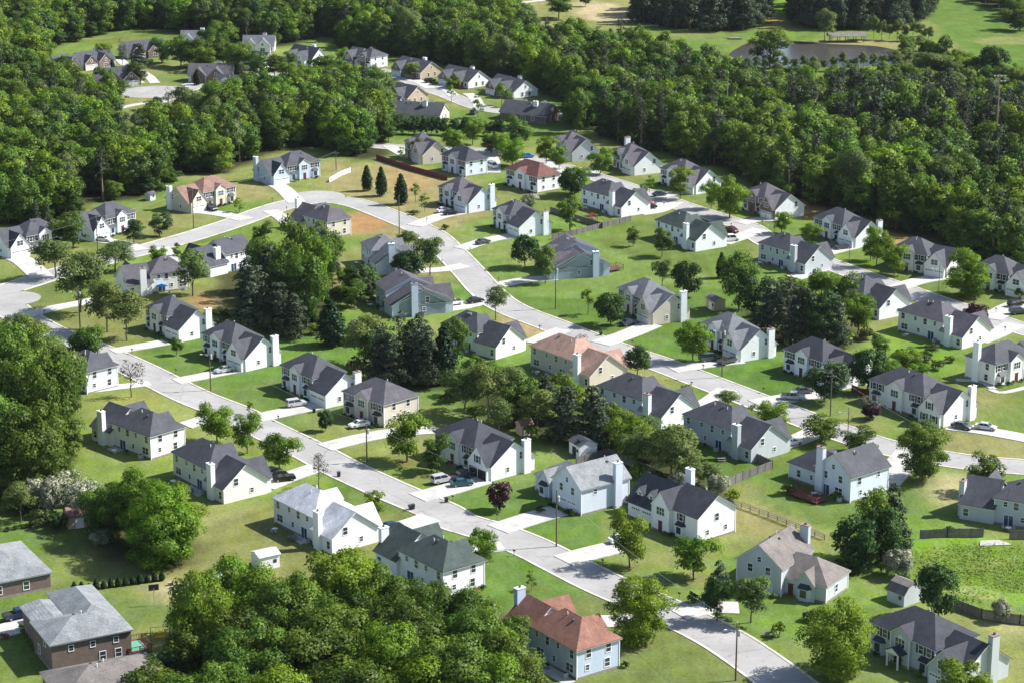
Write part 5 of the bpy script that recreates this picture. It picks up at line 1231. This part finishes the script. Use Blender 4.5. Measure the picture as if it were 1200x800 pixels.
# ================================================================== POLES AND WIRES
M_LAMP = surf('lamp_housing', (.55, .55, .56), .4, .1); M_XF = surf('transformer_can', (.42, .44, .45), .5, .1); M_INS = surf('insulator', (.5, .5, .5), .3, .1)
POLES = {}
def pole(px, hp, label, trans=False, lamp=False, arm=False, r=.17, az_=0.0):
    c = G(*px); h = hp/sv(px[1]); o = empty('utility_pole', c, az_)
    b = MB(); b.tube((0, 0, -.3), (0, 0, h), r, r*.62, 10); b.build('pole', M_POLE, o)
    if arm:
        b = MB(); b.box(-1.1, 1.1, -.16, -.04, h-.75, h-.6); ao = b.build('crossarm', M_POLE, o)
        for x in (-.95, -.35, .35, .95): q = MB(); q.tube((x, -.1, h-.6), (x, -.1, h-.42), .05, .04, 6); q.build('insulator', M_INS, ao)
    else:
        q = MB(); q.tube((0, 0, h), (0, 0, h+.25), .07, .05, 6); q.build('insulator', M_INS, o)
    if trans:
        q = MB(); q.tube((.38, 0, h-2.3), (.38, 0, h-1.3), .24, .24, 12); q.tube((.38, 0, h-1.3), (.38, 0, h-1.2), .26, .1, 12); q.build('transformer', M_XF, o)
    if lamp:
        q = MB(); q.tube((0, 0, h-1.6), (-.9, 0, h-1.25), .04, .035, 6); q.tube((-.9, 0, h-1.25), (-1.7, 0, h-1.2), .035, .035, 6); ar = q.build('lamp_arm', M_STEEL, o)
        q = MB(); q.prism([(-2.25, h-1.3), (-1.65, h-1.32), (-1.65, h-1.12), (-2.1, h-1.14)], -.16, .16); q.build('lamp_head', M_LAMP, ar)
    tag(o, label, 'utility pole', 'utility poles along the streets'); POLES[px] = c+Vector((0, 0, h-.1)); return o
pole((862,797),70,'tall brown utility pole with lamp by the road at the bottom',True,True,False)
pole((652,640),68,'utility pole on the verge left of the dormered house drive',True)
pole((430,541),46,'utility pole before the compact beige house',True,False,False)
pole((247,457),48,'utility pole with transformer by the long drive and silver car',True,True)
pole((468,274),43,'utility pole with lamp on the dry verge inside the bend',False,True)
pole((651,362),52,'utility pole on the green verge below the wide-gabled house',True)
pole((973,487),50,'brown utility pole with crossarm near the long cream house',False,False,True)
pole((993,522),46,'grey pole with lamp beside the middle street at right',False,True,False,.11)
pole((94,386),49,'pole with transformer among the leaning grove at the junction',True,True)
pole((115,302),47,'utility pole by the pale blue house garage',True)
pole((227,268),46,'utility pole on the lawn below the brown-roofed house',False,False,False)
pole((394,200),22,'short pole with crossarm by the blue house at the wood edge',False,False,True)
pole((846,442),60,'utility pole with lamp beside the green-grey van',True,True,False)
pole((1099,356),46,'slim pole with lamp above the cream house by the purple tree',False,True,False,.1)
pole((907,292),32,'slim lamp pole beside the upper street verge',False,True,False,.1)
pole((995,308),18,'short dark post on the upper street verge',False,False,False,.1)
pole((902,668),18,'short dark lamp post at the lower roadside',False,True,False,.08)
WIRES = [((-60,338),(115,302)),((115,302),(227,268)),((227,268),(394,200)),((247,457),(430,541)),((430,541),(652,640)),((652,640),(862,797)),((846,442),(973,487)),((973,487),(1215,620)),((651,362),(846,442))]
M_WIRE = surf('wire_sheath', (.25, .25, .25), .5, .1)
for a_, b_ in WIRES:
    p = POLES.get(a_, G(*a_)+Vector((0, 0, 10))); q = POLES.get(b_, G(*b_)+Vector((0, 0, 10))); w_ = MB(); n = 14; pr = p
    d_ = (q-p).length
    for i in range(1, n+1):
        t = i/n; x = p.lerp(q, t)+Vector((0, 0, -4*t*(1-t)*d_*.022)); w_.tube(pr, x, .022, .022, 4); pr = x
    o = w_.build('power_line', M_WIRE); tag(o, 'thin power line %s' % {0: 'crossing the left edge to the garage pole', 1: 'above the lawn at the pale blue house', 2: 'rising towards the wood past the brown-roofed house', 3: 'along the lower street above the silver estate car', 4: 'along the lower street from the beige house downhill', 5: 'along the lower street to the bottom edge', 6: 'above the middle street near the house between dark trees', 7: 'crossing the middle street towards the right edge', 8: 'along the middle street past the orange-roofed house'}[WIRES.index((a_, b_))], 'power line')
def mast(px, hp, label, n):
    c = G(*px); h = hp/sv(px[1]); o = empty('light_mast', c); b = MB(); b.tube((0, 0, 0), (0, 0, h), .38, .2, 10); b.build('pole', M_STEEL if n < 9 else surf('rusty_mast', (.30, .20, .15), .7, .2), o)
    for j in range(2 if n > 8 else 0):
        z = h-.4-j*1.7; q = MB(); q.box(-1.9, 1.9, -.07, .07, z-.07, z+.07); ao = q.build('crossarm', M_STEEL, o)
        for i in range(4):
            q = MB(); q.tube((-1.7+i*1.13, -.1, z), (-1.7+i*1.13, -.5, z-.2), .16, .34, 8); q.build('floodlight', M_LAMP, ao)
    tag(o, label, 'light mast')
mast((1165,199), 108, 'tall rusty floodlight mast over the pine belt', 12)
mast((851,160), 62, 'white slender mast standing up out of the great wood', 4)
mast((1004,140), 64, 'pale slender mast above the trees right of the pond front', 4)
# ================================================================== SHEDS
def shed(C_, v, L, W, e, r, wall, roof, label, doors='front', gam=False, skylight=False, cat='shed', typ='gx', nm='garden_shed'):
    c = G(*C_); d = G(C_[0]+v[0]*.5, C_[1]+v[1]*.5)-G(C_[0]-v[0]*.5, C_[1]-v[1]*.5); yaw = math.atan2(d.y, d.x); ca_, sa_ = math.cos(yaw), math.sin(yaw); hx, hy = L/2, W/2
    b_ = max(((sx*hx, sy*hy) for sx in (-1, 1) for sy in (-1, 1)), key=lambda q: P(c.x+q[0]*ca_-q[1]*sa_, c.y+q[0]*sa_+q[1]*ca_)[1])
    o = empty(nm, (c.x-(b_[0]*ca_-b_[1]*sa_), c.y-(b_[0]*sa_+b_[1]*ca_), 0), yaw)
    ms = (-hx, hx, -hy, hy, e, r, typ); w_ = MB(); rb = MB(); tb = MB()
    if gam:
        w_.prism([(-hy, 0), (hy, 0), (hy, e), (hy*.62, e+(r-e)*.68), (0, r), (-hy*.62, e+(r-e)*.68), (-hy, e)], -hx, hx, axis='x')
        pts = [(-hy-.18, e-.12), (-hy*.62, e+(r-e)*.68), (0, r), (hy*.62, e+(r-e)*.68), (hy+.18, e-.12)]
        rb.prism([(y, z+.14) for y, z in pts]+[(y, z+.02) for y, z in reversed(pts)], -hx-.2, hx+.2, axis='x')
    else:
        wall_solid(w_, ms); shell(rb, ms, .25, .16, .1); shell(tb, ms, .22, .065, .08)
    w_.build('wall', wall, o); ro = rb.build('roof', roof, o)
    if tb.v: tb.build('eave_trim', M_TRIM, ro)
    dd = MB()
    if doors == 'front': dd.box(-.8, .8, -hy-.05, -hy+.01, 0, 2.0); 
    elif doors == 'end': dd.box(-hx-.05, -hx+.01, -.8, .8, 0, 2.0)
    if dd.v: dd.build('door', M_TRIM if wall is not WH else M_GDARK, o)
    w2 = MB(); w2.box(hx-1.3, hx-.6, -hy-.04, -hy+.01, 1.1, 1.8); w2.build('window', M_GLASS, o)
    if skylight: s = MB(); s.box(.2, 1.5, -hy*.75, -hy*.2, r-.55, r-.05); s.build('skylight', M_GLASS, ro)
    tag(o, label, cat); return o
WH = wallm('white')
shed((305,669),(22,-5),4.0,3.6,2.6,3.2,WH,roofm('pale'),'white metal shed with pale roof behind the pale-roofed house','none')
shed((679,537),(19,12),4.6,4.2,2.7,3.7,WH,roofm('slate'),'white shed with dark skylight roof in the fenced back yard','front',skylight=True)
shed((837,365),(16,8),4.2,3.2,2.6,3.4,wallm('tan'),roofm('grey'),'tan shed on the wide green lawn beside the dark trees','front')
shed((1059,711),(17,7),4.0,4.8,2.2,4.0,wallm('grey'),roofm('taupe'),'grey barn-shaped shed left of the dark rounded tree','end',gam=True)
shed((81,620),(20,-3),4.2,3.6,2.4,3.8,wallm('tan'),roofm('brown'),'small brown shed with white door frame by the hedge','front',gam=True)
shed((611,511),(12,-2),2.8,2.6,2.4,3.2,wallm('tan'),roofm('brown'),'small weathered cabin beside the dark wood clump','front')
shed((798,521),(14,6),3.6,2.8,2.2,2.9,WH,roofm('red'),'little shed with rusty red roof behind the grey-blue house','none')
shed((176,236),(8,-2),2.4,2.2,2.0,2.6,wallm('grey'),roofm('mauve'),'tiny grey shed at the wood edge left of the brown-roofed house','none')
shed((1150,202),(80,10),34,16,4.5,6.5,wallm('tan'),roofm('mauve'),'long low brown-roofed building behind the wood at right','none',cat='building',nm='long_building')
shed((455,8),(50,2),16,9,4,6,wallm('brick'),roofm('red'),'dark red building at the top edge beside the far field','none',cat='building',nm='red_building')
shed((240,694),(24,-6),4.0,3.0,2.0,2.3,WH,roofm('pale'),'low pale-roofed shelter beside the garden clutter','none')
# pond pavilion
c = G(992,49); o = empty('pavilion', c, .05); q = MB(); shell(q, (-8, 8, -3, 3, 2.8, 3.9, 'gx'), .4, .1, .12); q.build('roof', roofm('taupe'), o)
for x in (-7, -3.5, 0, 3.5, 7):
    for y in (-2.8, 2.8): q = MB(); q.box(x-.13, x+.13, y-.13, y+.13, 0, 2.9); q.build('post', M_WOOD, o)
tag(o, 'open-sided pavilion with grey roof on the far pond bank', 'pavilion')
c = G(861,46); o = empty('dock', c); q = MB(); q.box(-3, 3, -1.5, 1.5, .4, .55); q.build('deck', M_WOOD, o)
for x in (-2.7, 2.7): q = MB(); q.tube((x, -1.3, -.3), (x, -1.3, .9), .1, .1, 8); q.build('post', M_WOOD, o)
tag(o, 'small wooden dock at the left end of the pond', 'dock')
# ================================================================== FENCES
def fence(px, h, mat, label, rail=False):
    pts = [G(*p) for p in px]; o = empty('fence', pts[0]); base = pts[0]
    for a, b in zip(pts, pts[1:]):
        d = b-a; n = max(1, int(round(d.length/2.4))); t = d.normalized(); nn = Vector((-t.y, t.x, 0))*.03
        pm = MB()
        m_ = max(1, int(d.length/.16))
        for i in range(m_):
            if rail: break
            p = a+d*(i/m_)-base; q = a+d*((i+.88)/m_)-base; z = h*(1+.02*math.sin(i*1.7)); 
            pm.add([p-nn, q-nn, q+nn, p+nn]+[Vector((k.x, k.y, z)) for k in (p-nn, q-nn, q+nn, p+nn)], [(4, 5, 6, 7), (0, 1, 5, 4), (1, 2, 6, 5), (2, 3, 7, 6), (3, 0, 4, 7)])
        for zr in ((.4, h-.35) if not rail else (.4, .8, 1.15)):
            p, q = a-base, b-base; n2 = Vector((-t.y, t.x, 0))*.055
            pm.add([Vector((k.x, k.y, z)) for z in (zr, zr+.09) for k in (p-n2, q-n2, q+n2, p+n2)], [(0, 3, 2, 1), (4, 5, 6, 7), (0, 1, 5, 4), (1, 2, 6, 5), (2, 3, 7, 6), (3, 0, 4, 7)])
        pm.build('panel', mat, o)
        for i in range(n+1):
            c = a+d*(i/n)-base; q = MB(); q.box(-.07, .07, -.07, .07, 0, h+.12); po = q.build('post', mat, o); po.location = c
    tag(o, label, 'fence'); return o
fence([(441,187),(480,200),(524,212)],1.7,M_REDW,'long dark red wooden fence above the dry verge')
fence([(645,249),(690,263),(706,268)],1.7,M_WOOD,'weathered fence along the yard left of the red playset')
fence([(647,281),(676,275),(706,267),(739,259)],1.6,M_WOOD,'grey picket fence between the wide lawn and the playset yard')
fence([(675,545),(713,534),(775,562),(820,574)],1.8,M_WOOD,'long dark privacy fence behind the grey-gabled house')
fence([(845,574),(870,562),(905,549)],1.8,M_WOOD,'privacy fence at the end of the fenced lawn')
fence([(905,549),(884,539)],1.8,M_WOOD,'short fence joining the grey-blue house')
fence([(726,583),(746,600)],1.8,M_WOOD,'short dark fence behind the tall end chimney')
fence([(848,587),(900,606),(966,632)],.9,M_WOOD,'low old fence line across the dry lawn',True)
fence([(1078,631),(1110,629),(1152,629)],1.8,M_WOOD,'wooden fence at the top of the overgrown field')
fence([(1183,631),(1240,632)],1.8,M_WOOD,'wooden fence at the right edge beyond the gap')
fence([(1118,712),(1150,724),(1195,731),(1240,734)],1.8,M_WOOD,'wooden fence below the overgrown field with blossom bush')
fence([(386,214),(400,206),(411,202)],1.5,M_TRIM,'short white fence behind the turning bulb')
fence([(998,458),(1010,463),(1032,462)],1.6,M_REDW,'reddish fence left of the long cream house')
fence([(870,398),(895,402),(905,410)],1.4,M_REDW,'dark fence hidden below the dark tree clump')
fence([(460,153),(540,152),(600,155)],1.5,M_WOOD,'fence behind the low hedge of the long low house')
# ================================================================== YARD THINGS
def deck(px, L, W, mat, label, yawv, h=.7, rails=True):
    c = G(*px); d = G(px[0]+yawv[0], px[1]+yawv[1])-c; o = empty('deck', c, math.atan2(d.y, d.x)); q = MB(); q.box(-L/2, L/2, -W/2, W/2, h-.12, h); q.build('floor', mat, o)
    for x in (-L/2+.1, 0, L/2-.1):
        for y in (-W/2+.1, W/2-.1): q = MB(); q.box(x-.07, x+.07, y-.07, y+.07, 0, h+.95); q.build('post', mat, o)
    if rails:
        q = MB()
        for y in (-W/2+.1, W/2-.1): q.box(-L/2, L/2, y-.04, y+.04, h+.85, h+.95); 
        for x in (-L/2+.1, L/2-.1): q.box(x-.04, x+.04, -W/2+.15, W/2-.15, h+.85, h+.95)
        for i in range(int(L/.3)):
            for y in (-W/2+.1, W/2-.1): q.box(-L/2+.15+i*.3, -L/2+.2+i*.3, y-.02, y+.02, h, h+.85)
        q.build('railing', mat, o)
    tag(o, label, 'deck'); return o
deck((719,317),4.6,3.2,surf('dark_deck_wood', (.13, .07, .05), .8, .2, 2),'brown deck with railing beside the wide-gabled house',(14,-3))
deck((946,583),8,3.6,M_REDW,'dark red deck behind the red-deck house',(20,7),.5)
deck((159,762),4.2,5.2,M_REDW,'red deck with green floor beside the large brick house',(20,-4),.9)
q = MB(); q.box(-1.6, 1.4, -2, 2, .905, .93); o = q.build('deck_mat', surf('green_mat', (.10, .30, .20), .9, .1)); o.location = G(159,762); o.rotation_euler = (0, 0, .5); tag(o, 'green mat lying on the red deck', 'mat')
deck((735,587),3.2,3.4,M_WOOD,'small porch deck behind the tall end chimney of the grey-gabled house',(20,7),.4,False)
M_TARP = surf('playset_canopy_red', (.35, .04, .03), .7, .1); M_YEL = surf('yellow_plastic', (.65, .45, .03), .5, .1); M_BLUP = surf('blue_canvas', (.03, .16, .45), .6, .1); M_BLK = surf('black_metal', (.02, .02, .022), .5, .1)
def playset(px, label, mat, yaw=0):
    o = empty('playset', G(*px), yaw)
    for x in (-1, 1):
        for y in (-.8, .8): q = MB(); q.box(x-.07, x+.07, y-.07, y+.07, 0, 2.4); q.build('post', M_WOOD, o)
    q = MB(); q.prism([(-1.25, 2.3), (1.25, 2.3), (0, 3.1)], -1, 1); q.build('canopy', mat, o); q = MB(); q.box(-1, 1, -.8, .8, 1.2, 1.3); q.build('platform', M_WOOD, o)
    q = MB(); q.add([(1.1, -.3, 1.25), (3, -.3, .2), (3, .3, .2), (1.1, .3, 1.25), (1.1, -.3, 1.33), (3, -.3, .28), (3, .3, .28), (1.1, .3, 1.33)], [(0, 1, 2, 3), (4, 5, 6, 7), (0, 1, 5, 4), (2, 3, 7, 6), (1, 2, 6, 5)]); q.build('slide', M_YEL if mat is not M_YEL else M_BLUP, o)
    tag(o, label, 'playset')
playset((695,262),'red and blue playset inside the picket fence',M_TARP,.3)
def swing(px, label):
    o = empty('swing_set', G(*px), .2); q = MB()
    for x in (-1.6, 1.6):
        for y in (-.9, .9): q.tube((x, y, 0), (x, 0, 2.2), .04, .04, 6)
    q.tube((-1.6, 0, 2.2), (1.6, 0, 2.2), .04, .04, 6); q.build('frame', M_BLK, o)
    q = MB(); q.box(-.8, .8, -.25, .25, .4, .5); q.box(-.8, .8, .2, .28, .5, 1.0); q.build('seat', M_YEL, o)
    q = MB()
    for x in (-.75, .75): q.tube((x, 0, .45), (x, 0, 2.2), .015, .015, 4)
    q.build('chain', M_BLK, o); tag(o, label, 'swing')
swing((188,748),'garden swing with yellow seat on the worn lawn')
o = empty('basketball_hoop', G(181,709), .3); q = MB(); q.tube((0, 0, 0), (0, 0, 3.4), .07, .07, 8); q.build('post', M_STEEL, o); q = MB(); q.box(-.9, .9, -.05, .05, 2.9, 4.0); q.build('backboard', M_BLK, o)
q = MB(); n = 12
for i in range(n): q.tube((.23*math.cos(6.283*i/n), -.32+.23*math.sin(6.283*i/n), 3.05), (.23*math.cos(6.283*(i+1)/n), -.32+.23*math.sin(6.283*(i+1)/n), 3.05), .015, .015, 4)
q.build('rim', M_TARP, o); tag(o, 'dark backboard on a post standing on the back lawn', 'basketball hoop')
# awning at the cream house, garden clutter, outdoor units
o = empty('patio_umbrella', G(190,344)); q = MB(); q.tube((0, 0, 0), (0, 0, 2.5), .03, .03, 6); q.build('pole', M_STEEL, o); q = MB(); q.add([(1.6*math.cos(i*math.pi/4), 1.6*math.sin(i*math.pi/4), 2.1) for i in range(8)]+[(0, 0, 2.7)], [(i, (i+1) % 8, 8) for i in range(8)]+[tuple(range(7, -1, -1))]); q.build('canopy', M_BLUP, o); tag(o, 'blue umbrella against the back of the cream house', 'umbrella')
def table(px, label, yaw=0):
    o = empty('picnic_table', G(*px), yaw); q = MB(); q.box(-.9, .9, -.4, .4, .7, .76); q.build('table_top', M_WOOD, o)
    for y in (-.75, .75): q = MB(); q.box(-.9, .9, y-.14, y+.14, .42, .47); q.build('bench', M_WOOD, o)
    for x in (-.65, .65): q = MB(); q.box(x-.04, x+.04, -.75, .75, .36, .42); q.box(x-.05, x+.05, -.3, -.2, 0, .7); q.box(x-.05, x+.05, .2, .3, 0, .7); q.build('leg', M_WOOD, o)
    tag(o, label, 'picnic table')
table((902,745),'wooden picnic table by the bushes near the lower road',.4); table((845,540),'pale table on the fenced lawn behind the grey-blue house',.2); table((343,632),'dark table on the patio behind the pale-roofed house',.5); table((222,577),'grey table in the shade behind the cream house',.5)
def slab(px, pts, label=None):
    b = MB(); b.add([(G(*p).x, G(*p).y, .06) for p in pts], [tuple(range(len(pts)))]); tag(b.build('patio', M_CONC, recalc=False), label, None, None, 'structure')
slab(0, [(125,526),(134,531),(147,527),(140,521)]); slab(0, [(212,571),(232,582),(242,577),(224,567)]); slab(0, [(603,770),(663,803),(675,798),(618,762)]); slab(0, [(340,628),(352,638),(364,634),(350,624)])
# mailboxes beside the drives
MBX = MB(); MBX.box(-.05, .05, -.05, .05, 0, 1.05); MBP = MBX.mesh('post'); MBP.materials.append(M_WOOD)
MBX = MB(); MBX.prism([(-.11, 1.05), (.11, 1.05), (.11, 1.22), (.07, 1.29), (-.07, 1.29), (-.11, 1.22)], -.27, .27); MBB = MBX.mesh('box'); MBB.materials.append(M_BLK)
MAILS = []
for pts, w in DRIVES[:46]:
    if w < 2.3: continue
    a = G(*pts[0]); b = G(*pts[1]); t = (b-a).normalized(); best = None
    for k, (ln, rw) in ROADW.items():
        for i in range(0, len(ln)-1, 2):
            d = (Vector((a.x, a.y))-ln[i]).length
            if best is None or d < best[0]: best = (d, ln[i], rw, (ln[i+1]-ln[i]).normalized())
    d, c, rw, tt = best
    if d > 14: continue
    side = 1 if (Vector((b.x, b.y))-c).dot(Vector((-tt.y, tt.x))) > 0 else -1
    pos = c+Vector((-tt.y, tt.x))*side*(rw+.9)+tt*(w+1.6)*(1 if len(MAILS) % 2 else -1)
    o = empty('mailbox', (pos.x, pos.y, 0), math.atan2(tt.y, tt.x)+math.pi/2)
    link('post', MBP, None, o); link('box', MBB, None, o); o['category'] = 'mailbox'; o['group'] = 'mailboxes along the kerbs'
    MAILS.append([o, P(pos.x, pos.y), 'mail', None])
finish_labels(MAILS, lambda it: 'dark mailbox on a post')
# wheeled bins
_b = MB(); _b.add([(-.25, -.28, 0), (.25, -.28, 0), (.25, .28, 0), (-.25, .28, 0), (-.3, -.35, 1), (.3, -.35, 1), (.3, .35, 1), (-.3, .35, 1)], [(0, 3, 2, 1), (4, 5, 6, 7), (0, 1, 5, 4), (1, 2, 6, 5), (2, 3, 7, 6), (3, 0, 4, 7)]); BIN = _b.mesh('body'); BIN.materials.append(M_BLK)
_b = MB(); _b.box(-.32, .32, -.38, .38, 1.0, 1.07); LID = _b.mesh('lid'); LID.materials.append(surf('bin_lid', (.03, .04, .05), .5, .1))
for px, lb in (((397,558),'dark wheeled bin at the kerb by the thin greyish tree'),((481,597),'left wheeled bin on the kerb beyond the pale-roofed house'),((484,596),'right wheeled bin on the kerb beyond the pale-roofed house'),((523,588),'wheeled bin beside the open garage drive'),((368,483),'wheeled bin at the garage corner of the silver estate house'),((704,793-400),'wheeled bin on the verge by the grey-roofed garage house')):
    o = empty('wheeled_bin', G(*px), .4); link('body', BIN, None, o); link('lid', LID, None, o); tag(o, lb, 'wheeled bin')
# clutter beside the bottom left house
M_CL = surf('garden_clutter', (.35, .30, .26), .8, .5, 3)
q = MB()
o = empty('rubble_pile', G(212,688)); 
for i in range(14): 
    x, y, s_ = random.uniform(-2.2, 2.2), random.uniform(-1.2, 1.2), random.uniform(.15, .5); q = MB(); q.box(x-s_, x+s_, y-s_*.6, y+s_*.6, 0, s_*1.4); q.build('lump', M_CL, o); tag(o, 'untidy pile of pale debris on bare ground near the shelter', 'debris pile')
q = MB(); o = empty('plank_stack', G(1165,637), .1)
for i in range(6): q.box(-3+i*.12, 3-i*.3, -1+i*.35, -.72+i*.35, 0, .25+.06*(i % 3))
q.build('planks', surf('pale_planks', (.55, .52, .48), .8, .2), o); tag(o, 'pale stack of boards in the gap of the field fence', 'boards')
# grass tufts in the overgrown field and under the woods: uncountable ground cover
r = np.random.default_rng(5); pts = []
for (pl, n, hh) in (([(1060,628),(1110,632),(1230,640),(1230,712),(1120,705),(1075,680)], 3600, .34), ([(-5,575),(60,575),(60,600),(-5,610)], 300, .4)):
    w_ = [G(*p) for p in pl]; x0, x1 = min(p.x for p in w_), max(p.x for p in w_); y0, y1 = min(p.y for p in w_), max(p.y for p in w_)
    X_ = r.uniform(x0, x1, n); Y_ = r.uniform(y0, y1, n); dd = Y_*cp+H0*sp_; ok = (np.sin(X_*.21+2*np.sin(Y_*.13))+np.sin(Y_*.17+X_*.05)+r.normal(size=n)*.6 > -.3) & inpoly(600+FPX*X_/dd, 400-FPX*(Y_*sp_-H0*cp)/dd, pl)
    pts += [(x, y, hh) for x, y, k in zip(X_, Y_, ok) if k]
vs = []; fs = []; tn = []
for x, y, h in pts:
    t0 = r.random()
    for k in range(5):
        s_ = r.uniform(.08, .24); q = Vector((x+r.normal()*.6, y+r.normal()*.6, h*r.uniform(.2, 1))); a = r.uniform(0, 6.28); u = Vector((math.cos(a), math.sin(a), r.normal()*.35))*s_; w_ = Vector((-math.sin(a), math.cos(a), r.normal()*.35))*s_*.7; b0 = len(vs)
        vs += [tuple(q-u), tuple(q-w_), tuple(q+u), tuple(q+w_)]; fs.append((b0, b0+1, b0+2, b0+3)); tn += [min(1, max(0, t0+r.normal()*.15))]*4
me = bpy.data.meshes.new('tall_weeds'); me.from_pydata(vs, [], fs); at = me.attributes.new('tone', 'FLOAT', 'POINT'); at.data.foreach_set('value', tn)
me.polygons.foreach_set('use_smooth', [True]*len(me.polygons)); me.normals_split_custom_set_from_vertices([(0.25, -.1, .96)]*len(vs))
o = link('tall_weeds', me, leafmat('weeds', (.10, .17, .025), (.17, .22, .045), .3, 0, 0)); tag(o, 'rough tall weeds covering the overgrown field', 'weeds', None, 'stuff')

# cooling units, back yard furniture and bins beside the houses
_b = MB(); _b.box(-.42, .42, -.42, .42, 0, .85); ACB = _b.mesh('casing'); ACB.materials.append(surf('cooling_unit_casing', (.42, .42, .40), .6, .15))
_b = MB(); _b.tube((0, 0, .85), (0, 0, .9), .33, .33, 12); ACG = _b.mesh('grille'); ACG.materials.append(M_FLUE)
_b = MB(); _b.box(-.35, .35, -.25, .25, .75, 1.05); _b.box(-.32, .32, -.02, .02, 1.0, 1.15)
BBQ = _b.mesh('hood'); BBQ.materials.append(M_BLK); _b = MB()
for x in (-.3, .3):
    for y in (-.2, .2): _b.box(x-.03, x+.03, y-.03, y+.03, 0, .75)
BBL = _b.mesh('stand'); BBL.materials.append(M_BLK)
_b = MB(); _b.tube((0, 0, .70), (0, 0, .74), .6, .6, 14); _b.tube((0, 0, 0), (0, 0, .7), .05, .05, 6); PTT = _b.mesh('table_top'); PTT.materials.append(M_TRIM)
_b = MB(); _b.box(-.25, .25, -.25, .25, .4, .46); _b.box(-.25, .25, .2, .26, .46, .95)
for x in (-.22, .22):
    for y in (-.22, .22): _b.box(x-.025, x+.025, y-.025, y+.025, 0, .4)
PCH = _b.mesh('patio_chair'); PCH.materials.append(M_STEEL)
for hd in HOUSES:
    if hd['px'][1] < 200 or 'roofed house at the bottom edge' in hd['place']: continue
    rr = random.Random(int(hd['px'][0]*5+hd['px'][1])); c_, s_ = math.cos(hd['yaw']), math.sin(hd['yaw']); ms = hd['masses'][0]
    def at_(x, y): return hd['loc']+Vector((x*c_-y*s_, x*s_+y*c_, 0))
    back_y = ms[3]+.9; x = ms[0]+(ms[1]-ms[0])*rr.uniform(.1, .25)
    o = empty('cooling_unit', at_(x, back_y), hd['yaw']); link('casing', ACB, None, o); link('grille', ACG, None, o); tag(o, 'grey cooling unit beside '+hd['place'], 'cooling unit')
    if hd['vis'] == 'b':
        x = (ms[0]+ms[1])/2+rr.uniform(1, 3); o = empty('patio_table', at_(x, ms[3]+2.6), hd['yaw']); link('table_top', PTT, None, o); tag(o, 'round white patio table behind '+hd['place'], 'patio table')
        for k in range(2):
            a = rr.uniform(0, 6.28); q_ = at_(x+math.cos(a+k*2.6)*1.05, ms[3]+2.6+math.sin(a+k*2.6)*1.05); o = link('patio_chair', PCH); o.location = q_; o.rotation_euler = (0, 0, rr.uniform(0, 6)); tag(o, 'grey patio chair at the table behind '+hd['place'], 'patio chair', 'patio chairs behind '+hd['place'])
        if rr.random() < .5: o = empty('barbecue', at_(x-2.6, ms[3]+1.4), hd['yaw']); link('hood', BBQ, None, o); link('stand', BBL, None, o); tag(o, 'black barbecue behind '+hd['place'], 'barbecue')

mb = MB(); mb.box(-420, 420, -30, 1500, -1.0, 175)
hz = mb.build('haze', None); tag(hz, 'thin bluish haze in the air over the suburb', None, None, 'stuff')
m, N, L = newmat('thin_haze'); out = N.new('ShaderNodeOutputMaterial'); v = N.new('ShaderNodeVolumePrincipled'); v.inputs['Color'].default_value = (.86, .92, 1, 1); v.inputs['Density'].default_value = .000015; v.inputs['Anisotropy'].default_value = .2
L.new(v.outputs[0], out.inputs['Volume']); hz.data.materials.append(m)
# ================================================================== CAMERA, LIGHT
cam = bpy.data.cameras.new('camera'); co = bpy.data.objects.new('camera', cam); COL.objects.link(co); S.camera = co
co.location = (0, 0, H0); co.rotation_euler = (math.pi/2-PITCH, 0, 0); cam.sensor_width = 36; cam.lens = FPX/1200*36; cam.clip_start = 1; cam.clip_end = 8000
SUN_EL = math.radians(44); sdx, sdy = .98, .19      # the sun stands to the right and a little beyond
az = math.atan2(sdx, sdy)
sl = bpy.data.lights.new('sun', 'SUN'); sl.energy = 5.0; sl.angle = math.radians(.5); sl.color = (1, .975, .945)
so = bpy.data.objects.new('sun', sl); COL.objects.link(so)
dirv = Vector((math.sin(az)*math.cos(SUN_EL), math.cos(az)*math.cos(SUN_EL), math.sin(SUN_EL)))
so.rotation_euler = dirv.to_track_quat('Z', 'Y').to_euler(); so.location = (200, 500, 300)
w = bpy.data.worlds.new('World'); S.world = w; w.use_nodes = True
N = w.node_tree.nodes; L = w.node_tree.links; N.clear()
o = N.new('ShaderNodeOutputWorld'); bg = N.new('ShaderNodeBackground'); sky = N.new('ShaderNodeTexSky'); sky.sky_type = 'NISHITA'; sky.sun_disc = False
sky.sun_elevation = SUN_EL; sky.sun_rotation = az; bg.inputs[1].default_value = .1
L.new(sky.outputs[0], bg.inputs[0]); L.new(bg.outputs[0], o.inputs[0])
S.render.engine = 'CYCLES'; S.view_settings.view_transform = 'Standard'; S.view_settings.look = 'None'; S.view_settings.exposure = 0.94; S.view_settings.gamma = 1
S.cycles.max_bounces = 5; S.cycles.diffuse_bounces = 3; S.cycles.transmission_bounces = 3; S.cycles.transparent_max_bounces = 4
